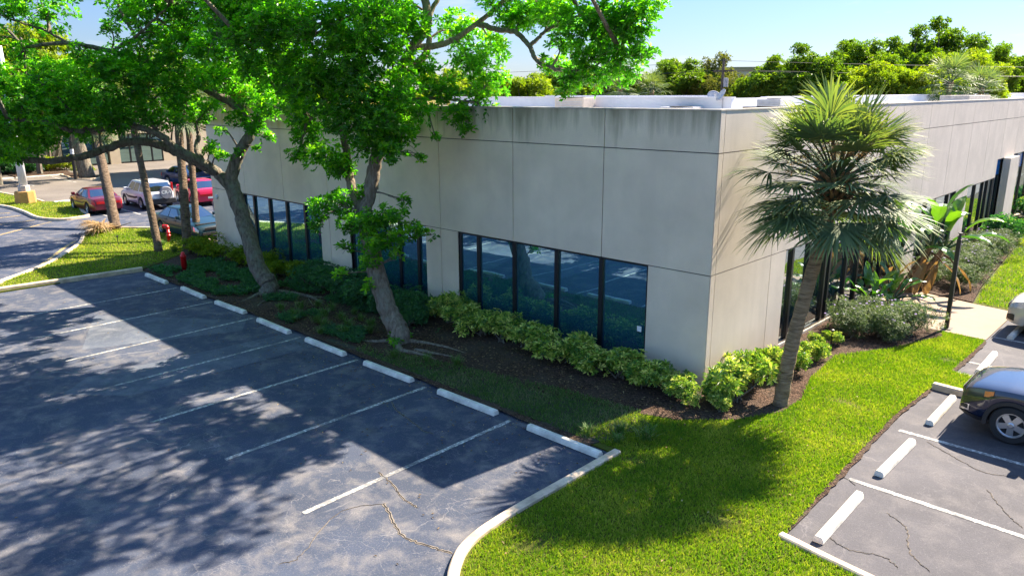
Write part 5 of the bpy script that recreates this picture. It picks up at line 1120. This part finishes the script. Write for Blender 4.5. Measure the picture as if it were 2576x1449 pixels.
# black car in the right lot
JP = dict(L=4.62, W=1.86, axf=1.36, axr=-1.34, wr=.378, tw=.225, top=[(-2.31, .90), (-2.28, 1.06), (-2.15, 1.09), (0, 1.08), (1.02, 1.10), (1.5, 1.085), (1.95, 1.04), (2.14, .995), (2.24, .94), (2.295, .82), (2.31, .50)], bot=.30, sh=.055,
          cab=dict(fb=1.12, ft=.38, rb=-2.22, rt=-1.85, wb=.84, wt=.66, zb=1.05, z=1.66), wins=[(.07, .36), (.39, .66), (.70, .93)], spokes=5, spw=.05, taper=.15)
r, f = make_car('parked_car', 'glossy black car, reflected sky painted in as blue, with silver five spoke wheels parked nose in beside the grass finger', (7.16, 2.42, 0.010), R(180), P_jet, JP, 'cars in the right car park'); f['root'] = r
hl = 2.31
f['patch']('headlight', hl - .60, hl - .04, 2.75, 3.85, plain('olive_reflection_headlight', (.10, .11, .075), .06, .5), .012)  # greenish dark reflections put into the lens colour
f['patch']('turn_signal', hl - .60, hl - .44, 3.0, 3.7, M['amber'], .016)
f['patch']('fog_lamp_surround', hl - .20, hl - .02, 1.2, 1.9, M['chrome'], .012); f['patch']('fog_lamp', hl - .17, hl - .04, 1.35, 1.8, M['plastic'], .018)
f['patch']('bumper', hl - .55, hl - .0, 0.0, .95, M['plastic'], .014); f['patch']('sill_cladding', -.90, .90, 0, .8, M['plastic'], .014)
f['endbox']('grille', 1, -.55, .55, .74, .86, M['plastic'], .012); f['endbox']('air_intake', 1, -.6, .6, .40, .58, M['plastic'], .012)
f['endbox']('licence_plate', 1, -.15, .15, .58, .70, M['plate'], .02)
for s in (1, -1):
    for ax in (1.36, -1.34):
        m = MB(); g = []
        for a in np.linspace(-.18, math.pi + .18, 25):
            x0, z0 = ax + .415 * math.cos(a), .365 + .415 * math.sin(a); x1, z1 = ax + .495 * math.cos(a), .365 + .495 * math.sin(a); w0 = f['W'] / 2 * (1 - .05 * (abs(x0) / hl) ** 2 - .2 * (abs(x0) / hl) ** 8)
            z0 = max(z0, .22); z1 = max(z1, .22)
            g.append([(x0, s * (w0 - .06), z0), (x0, s * (w0 + .018), z0), (x1, s * (w0 + .016), z1), (x1, s * (w0 - .05), z1)])
        m.grid(np.array(g)); smooth_angle(m.build('wheel_arch_trim', M['plastic'], r), 50)
r, f = make_car('parked_car', 'white car at the right picture edge nosing over the brick walkway', (6.45, 10.3, 0.010), R(180), P_pearl, JP, 'cars in the right car park')
f['patch']('headlight', hl - .50, hl - .05, 2.9, 4.0, M['headlight'], .010); f['patch']('fog_lamp', hl - .22, hl - .02, 1.0, 2.0, M['plastic'], .012); f['endbox']('grille', 1, -.55, .55, .70, .86, M['plastic'], .012)
r, f = make_car('parked_car', 'dark car barely in view beyond the white car at the right edge', (6.65, 13.4, 0.010), R(180), P_navy, JP, 'cars in the right car park')
f['patch']('headlight', hl - .50, hl - .05, 2.9, 4.0, M['headlight'], .010)

# ------------------------------------------------------------------ far building on the left
fb = empty('far_building', (-72.3, 10, 0), 0, 'beige single storey building with teal storefront glass beyond the far left lot', 'building')
mb = MB(); O = np.array([-72.3, 10, 0])
segs = [(-14, 7.9), (12.05, 13.0), (17.3, 40)]
for a, b in segs: mb.box(-73, -72.3 + (.25 if b - a < 2 else 0), a, b, 0, 2.9)
mb.box(-73.01, -72.295, -14, 40, 2.901, 5.4); mb.box(-90, -73.02, -14, 40, 0, 5.2); mb.build('wall', M['beige'], fb, False, O)
def fwin(a, b, n):
    m = MB(); step = (b - a) / n
    for i in range(n + 1): m.box(-72.5, -72.36, a + i * step - .07 if i else a, a + i * step + .07 if i < n else b, 0.02, 2.9)
    m.box(-72.49, -72.37, a + .07, b - .07, 2.78, 2.899); m.box(-72.49, -72.37, a + .07, b - .07, .02, .14)
    w = m.build('window', M['frame'], fb, False, O); g = MB(); g.add([(-72.43, a, .1), (-72.43, b, .1), (-72.43, b, 2.85), (-72.43, a, 2.85)], [(0, 1, 2, 3)]); g.build('pane', M['glass_far'], w, False, O)
fwin(7.92, 12.03, 4); fwin(13.02, 17.28, 4)
mb = MB(); mb.box(-73.1, -72.2, -14.1, 40.1, 5.401, 5.52); mb.build('coping', M['concrete'], fb, False, O)
b2_ = empty('far_building', (-46, 92, 0), R(35), 'pale yellow distant building glimpsed between the trees behind the pole', 'building')
mb = MB(); mb.box(-6, 9, -4, 4, 0, 9.6); mb.build('wall', plain('pale_yellow_wall', (.62, .55, .36), .9), b2_); mb = MB(); mb.box(-6.2, 9.2, -4.2, 4.2, 9.601, 10.1); mb.build('roof', plain('olive_roof', (.34, .30, .14), .9), b2_)
for i in range(5): MB().box(-5 + i * 2.6, -3.6 + i * 2.6, -4.03, -4.003, 6.4, 8.2).build('window', M['glass_far'], b2_)

# ------------------------------------------------------------------ background trees
def far_tree(name, rx, rz, h, mat, leaf, nb, dens, trunk=0.25, flat=.62, form=0.5):
    r = empty(name, (0, 0, 0)); C = []
    for i in range(nb):
        a = i * 2.4; rr = rx * math.sqrt((i + .5) / nb) * random.uniform(.8, 1.05); z = h - rz * (0.25 + 1.1 * (rr / rx) ** 2 * form) + random.gauss(0, rz * .13) - random.random() * rz * .5
        C.append((np.array([rr * math.cos(a), rr * math.sin(a), z]), rx * random.uniform(.14, .26)))
    for i in range(nb // 2):
        a = random.random() * 6.28; C.append((np.array([rx * .75 * math.cos(a), rx * .75 * math.sin(a), h - rz * random.uniform(.9, 1.5)]), rx * random.uniform(.2, .3)))
    mb = MB()
    for c, q in C:
        P, D = blob_points(c, q, int(dens * (q / 1.2) ** 2) + 30, flat, 3.0, clump=.3)
        if len(P): rosettes(mb, P, D * .5 + np.array([0, 0, .8]) + rng.normal(0, .35, P.shape), 5, leaf, .5, (.8, 1.45), np.clip(rng.normal(.48 + random.gauss(0, .06), .15, len(P)), 0, 1), .12)
    mb.build('crown', mat, r); t = MB()
    t.tube(spline([(0, 0, -.2), (.1, .1, h * .25), (0, .2, h * .5)], 4), np.linspace(trunk, trunk * .7, 9), 8, False)
    for c, q in C: t.tube(spline([(0, .2, h * .42), c * (.5, .5, .78) , c], 4), np.linspace(trunk * .45, .03, 9), 5, False)
    t.build('trunk', M['bark'], r); return r
protos = {'a': far_tree('broad_tree', 5.2, 3.4, 10, M['farleaf'], .27, 44, 210), 'b': far_tree('broad_tree', 4.6, 3.0, 9, M['yleaf'], .26, 40, 210), 'c': far_tree('sparse_tree', 4.0, 3.6, 9, M['olive'], .21, 36, 120), 'd': far_tree('broad_tree', 5.0, 3.6, 10, M['farleaf'], .27, 48, 190, form=.8)}
used = set()
def put_tree(k, X, top, dist, s, label, group, rz=None):
    p = at(X, top, dist); z = max(4.0, p[2]); h0 = {'a': 9.7, 'b': 8.7, 'c': 8.7, 'd': 9.7}[k]; sz = z / h0
    if k in used: o = copy_tree(protos[k], (p[0], p[1], 0), random.random() * 6.28, label, group, (s, s, sz))
    else:
        o = protos[k]; used.add(k); o.location = (p[0], p[1], 0); o.scale = (s, s, sz); o['label'] = label; o['group'] = group
    o['category'] = 'tree'
BG = 'trees beyond the roof'
T = [('b', 1320, 190, 58, .75, 'bright yellow green tree just above the roof left of the roof units'), ('a', 1440, 165, 66, .8, 'green tree behind the hanging right bough'), ('a', 1700, 158, 72, .95, 'dark green tree left of the utility pole'), ('c', 1790, 138, 70, .8, 'olive brown thin tree directly behind the utility pole'), ('c', 1880, 178, 76, .75, 'thin olive tree right of the utility pole'),
     ('a', 1960, 150, 66, .7, 'green tree at the left end of the tall grove right of the pole'), ('d', 2050, 128, 64, .9, 'bright green tree above the left side of the palm crown'), ('a', 2150, 112, 68, .9, 'green tree straight behind the palm crown'), ('b', 2230, 160, 58, .75, 'yellow green tree low behind the palm crown'), ('d', 2290, 88, 72, .95, 'tall bright tree right of the palm crown, second highest of the grove'), ('d', 2375, 68, 74, 1.05, 'highest tree of the grove at the right'), ('b', 2420, 130, 66, .85, 'yellow green tree in front of the highest tree'), ('a', 2480, 118, 78, .8, 'tree at the right shoulder of the grove'), ('c', 2530, 165, 84, .85, 'faded olive tree right of the grove'), ('a', 2600, 150, 80, .9, 'dark green tree cut by the right picture edge'),
     ('b', 2330, 170, 56, .65, 'low yellow green tree behind the side roof'), ('a', 1580, 200, 84, .9, 'far dark tree below the tip of the hanging bough'), ('c', 1500, 215, 74, .8, 'greyish thin tree low behind the tan roof unit'), ('a', 1220, 200, 70, .9, 'green tree seen through the middle tree crown'),
     ('b', 1130, 180, 62, .9, 'yellow green tree above the roof behind the middle crown'), ('b', 640, 160, 62, .95, 'yellow lit tree beyond the far end of the roof'), ('b', 760, 180, 60, .8, 'yellow lit tree right of the leaning trunk top'), ('b', 540, 190, 66, .9, 'yellow lit tree behind the leaning tree limb'), ('a', 470, 170, 84, 1.1, 'green tree behind the far building roof'), ('b', 880, 190, 64, .9, 'yellow green tree behind the middle fork')]
for q in T: put_tree(*q, BG)
LT = [('b', 40, 60, 62, 1.0, 'tall sunlit tree at the upper left picture edge'), ('d', 130, 120, 70, 1.0, 'dense tree behind the pale pole'), ('a', 230, 160, 76, 1.1, 'dark tree over the far building'), ('b', 330, 150, 88, 1.1, 'yellow green tree far behind the storefront'), ('b', -60, 130, 55, 1.0, 'sunlit tree cut by the left picture edge'), ('d', 420, 120, 92, 1.2, 'tall far tree behind the long limb')]
for q in LT: put_tree(*q, 'trees on the far left')
# tree on the small island before the storefront, and the multi stem tree by the hedge
it = empty('street_tree', (-60.3, 6.15, .06), 0, 'thick grey trunk on the small kerbed island before the storefront', 'tree')
tr = MB(); tr.tube(spline([(0, 0, -.1), (-.3, -.2, 2), (-.6, -.4, 4.5), (-.4, .2, 6.5)], 5), np.linspace(.62, .35, 16), 12, True, .05); tr.build('trunk', M['bark'], it, True)
cb = [(np.array([random.gauss(0, 2.6), random.gauss(0, 2.6), random.uniform(6.3, 9.2)]), random.uniform(.9, 1.4)) for _ in range(16)]
tw = MB(); twigs(tw, [np.array([(-.4, .2, 6.5), (-.5, -.1, 5.5), (-.6, -.4, 4.5)])], cb, .09, 3); tw.build('twigs', M['bark'], it); crown(cb, M['oakleaf'], .2, .5, 90, 6, it, None)
ms = empty('multi_stem_tree', (-70.4, 6.2, .06), 0, 'multi stemmed tree among yellow shrubs by the beige wall', 'tree'); tr = MB()
for i in range(5):
    a = i * 1.3; tr.tube(spline([(math.cos(a) * .2, math.sin(a) * .3, -.1), (math.cos(a) * .5, math.sin(a) * .9, 1.8), (math.cos(a) * .9, math.sin(a) * 1.8, 4.2)], 4), np.linspace(.17, .1, 9), 8)
tr.build('trunk', M['bark2'], ms, True); cb = [(np.array([random.gauss(0, 1.3), random.gauss(0, 2.2), random.uniform(3.6, 6.4)]), random.uniform(.8, 1.2)) for _ in range(14)]; crown(cb, M['oakleaf'], .2, .5, 90, 6, ms, None)
hs = shrub('hedge_shrub', M['hedge'], .9, 1.0, 330, 6, .16, .42, (.7, 1.45), (.35, .2), lumps=8); hs['category'] = 'shrub'
for i, (x, y, s) in enumerate([(-69.2, 1.2, 1.3), (-68.8, 2.9, 1.3), (-68.6, 4.4, 1.2), (-70, -.6, 1.3)]):
    lb = ['far dark hedge shrub left of the pale pole', 'far dark hedge shrub right behind the pale pole', 'far hedge shrub before the multi stemmed tree', 'far hedge shrub at the left picture edge'][i]
    if i == 0: hs.location = (x, y, .06); hs.scale = (s,) * 3; hs['label'] = lb; hs['group'] = 'far hedge before the beige wall'
    else: copy_tree(hs, (x, y, .06), i * 1.1, lb, 'far hedge before the beige wall', s)
hy_ = shrub('yellow_shrub', M['yleaf'], .8, .9, 260, 6, .16, .42, (.7, 1.45), (.75, .2), lumps=7); hy_['category'] = 'shrub'
for i, (x, y, s) in enumerate([(-69.6, 5.7, 1.2), (-69.0, 7.0, 1.2), (-62.2, 6.6, .9)]):
    lb = ['far yellow shrub left of the multi stemmed tree', 'far yellow shrub right of the multi stemmed tree', 'low shrub on the small island behind the grey trunk'][i]
    if i == 0: hy_.location = (x, y, .06); hy_.scale = (s,) * 3; hy_['label'] = lb; hy_['group'] = 'far yellow shrubs by the beige wall'
    else: copy_tree(hy_, (x, y, .06), i * 1.3, lb, 'far yellow shrubs by the beige wall', s)
# background palms over the roof
def bg_palm(X, Y, dist, lab, s=1.0):
    p = at(X, Y, dist); o = empty('cabbage_palm', (p[0], p[1], 0), random.random() * 6, lab, 'palm', 'palms beyond the roof')
    palm(o, [(0, 0, -.1), (.1, 0, p[2] * .5), (0, 0, p[2])], .2, .17, 34, 1.25 * s, 1.0 * s, False, 18, -.6); return o
bg_palm(2392, 205, 52, 'bushy palm above the side roof, right of the near palm', 1.0); bg_palm(2470, 222, 54, 'smaller palm above the side roof at the right', .9)
bg_palm(1560, 215, 58, 'brownish palm above the roof below the hanging bough', .9); bg_palm(1640, 228, 60, 'low palm above the roof right of the brownish one', .8)
# utility pole with wires
up_ = empty('utility_pole', (-23.8, 44.1, 0), 0, 'weathered wooden utility pole with a cross arm behind the roof', 'utility pole')
MB().tube([(0, 0, 0), (0, 0, 9.35)], [.16, .11], 8).build('pole', M['wood'], up_); MB().box(-.9, .9, -.06, .06, 8.3, 8.42).build('cross_arm', M['wood'], up_); MB().lathe([(0, 7.1), (.2, 7.1), (.2, 7.8), (0, 7.82)], 10, Matrix.Translation((.3, 0, 0))).build('transformer', M['acgrey'], up_)
for j, (zz, o1) in enumerate(((9.2, 0), (8.45, .8), (8.45, -.8))):
    m = MB()
    for dx, dy in ((70, 66), (-70, -20)):
        m.tube([(o1 + dx * t, dy * t, zz - 1.6 * 4 * t * (1 - t) * .5) for t in np.linspace(0, 1, 14)], .014, 4, False)
    m.build('wire', M['blackmetal'], up_)
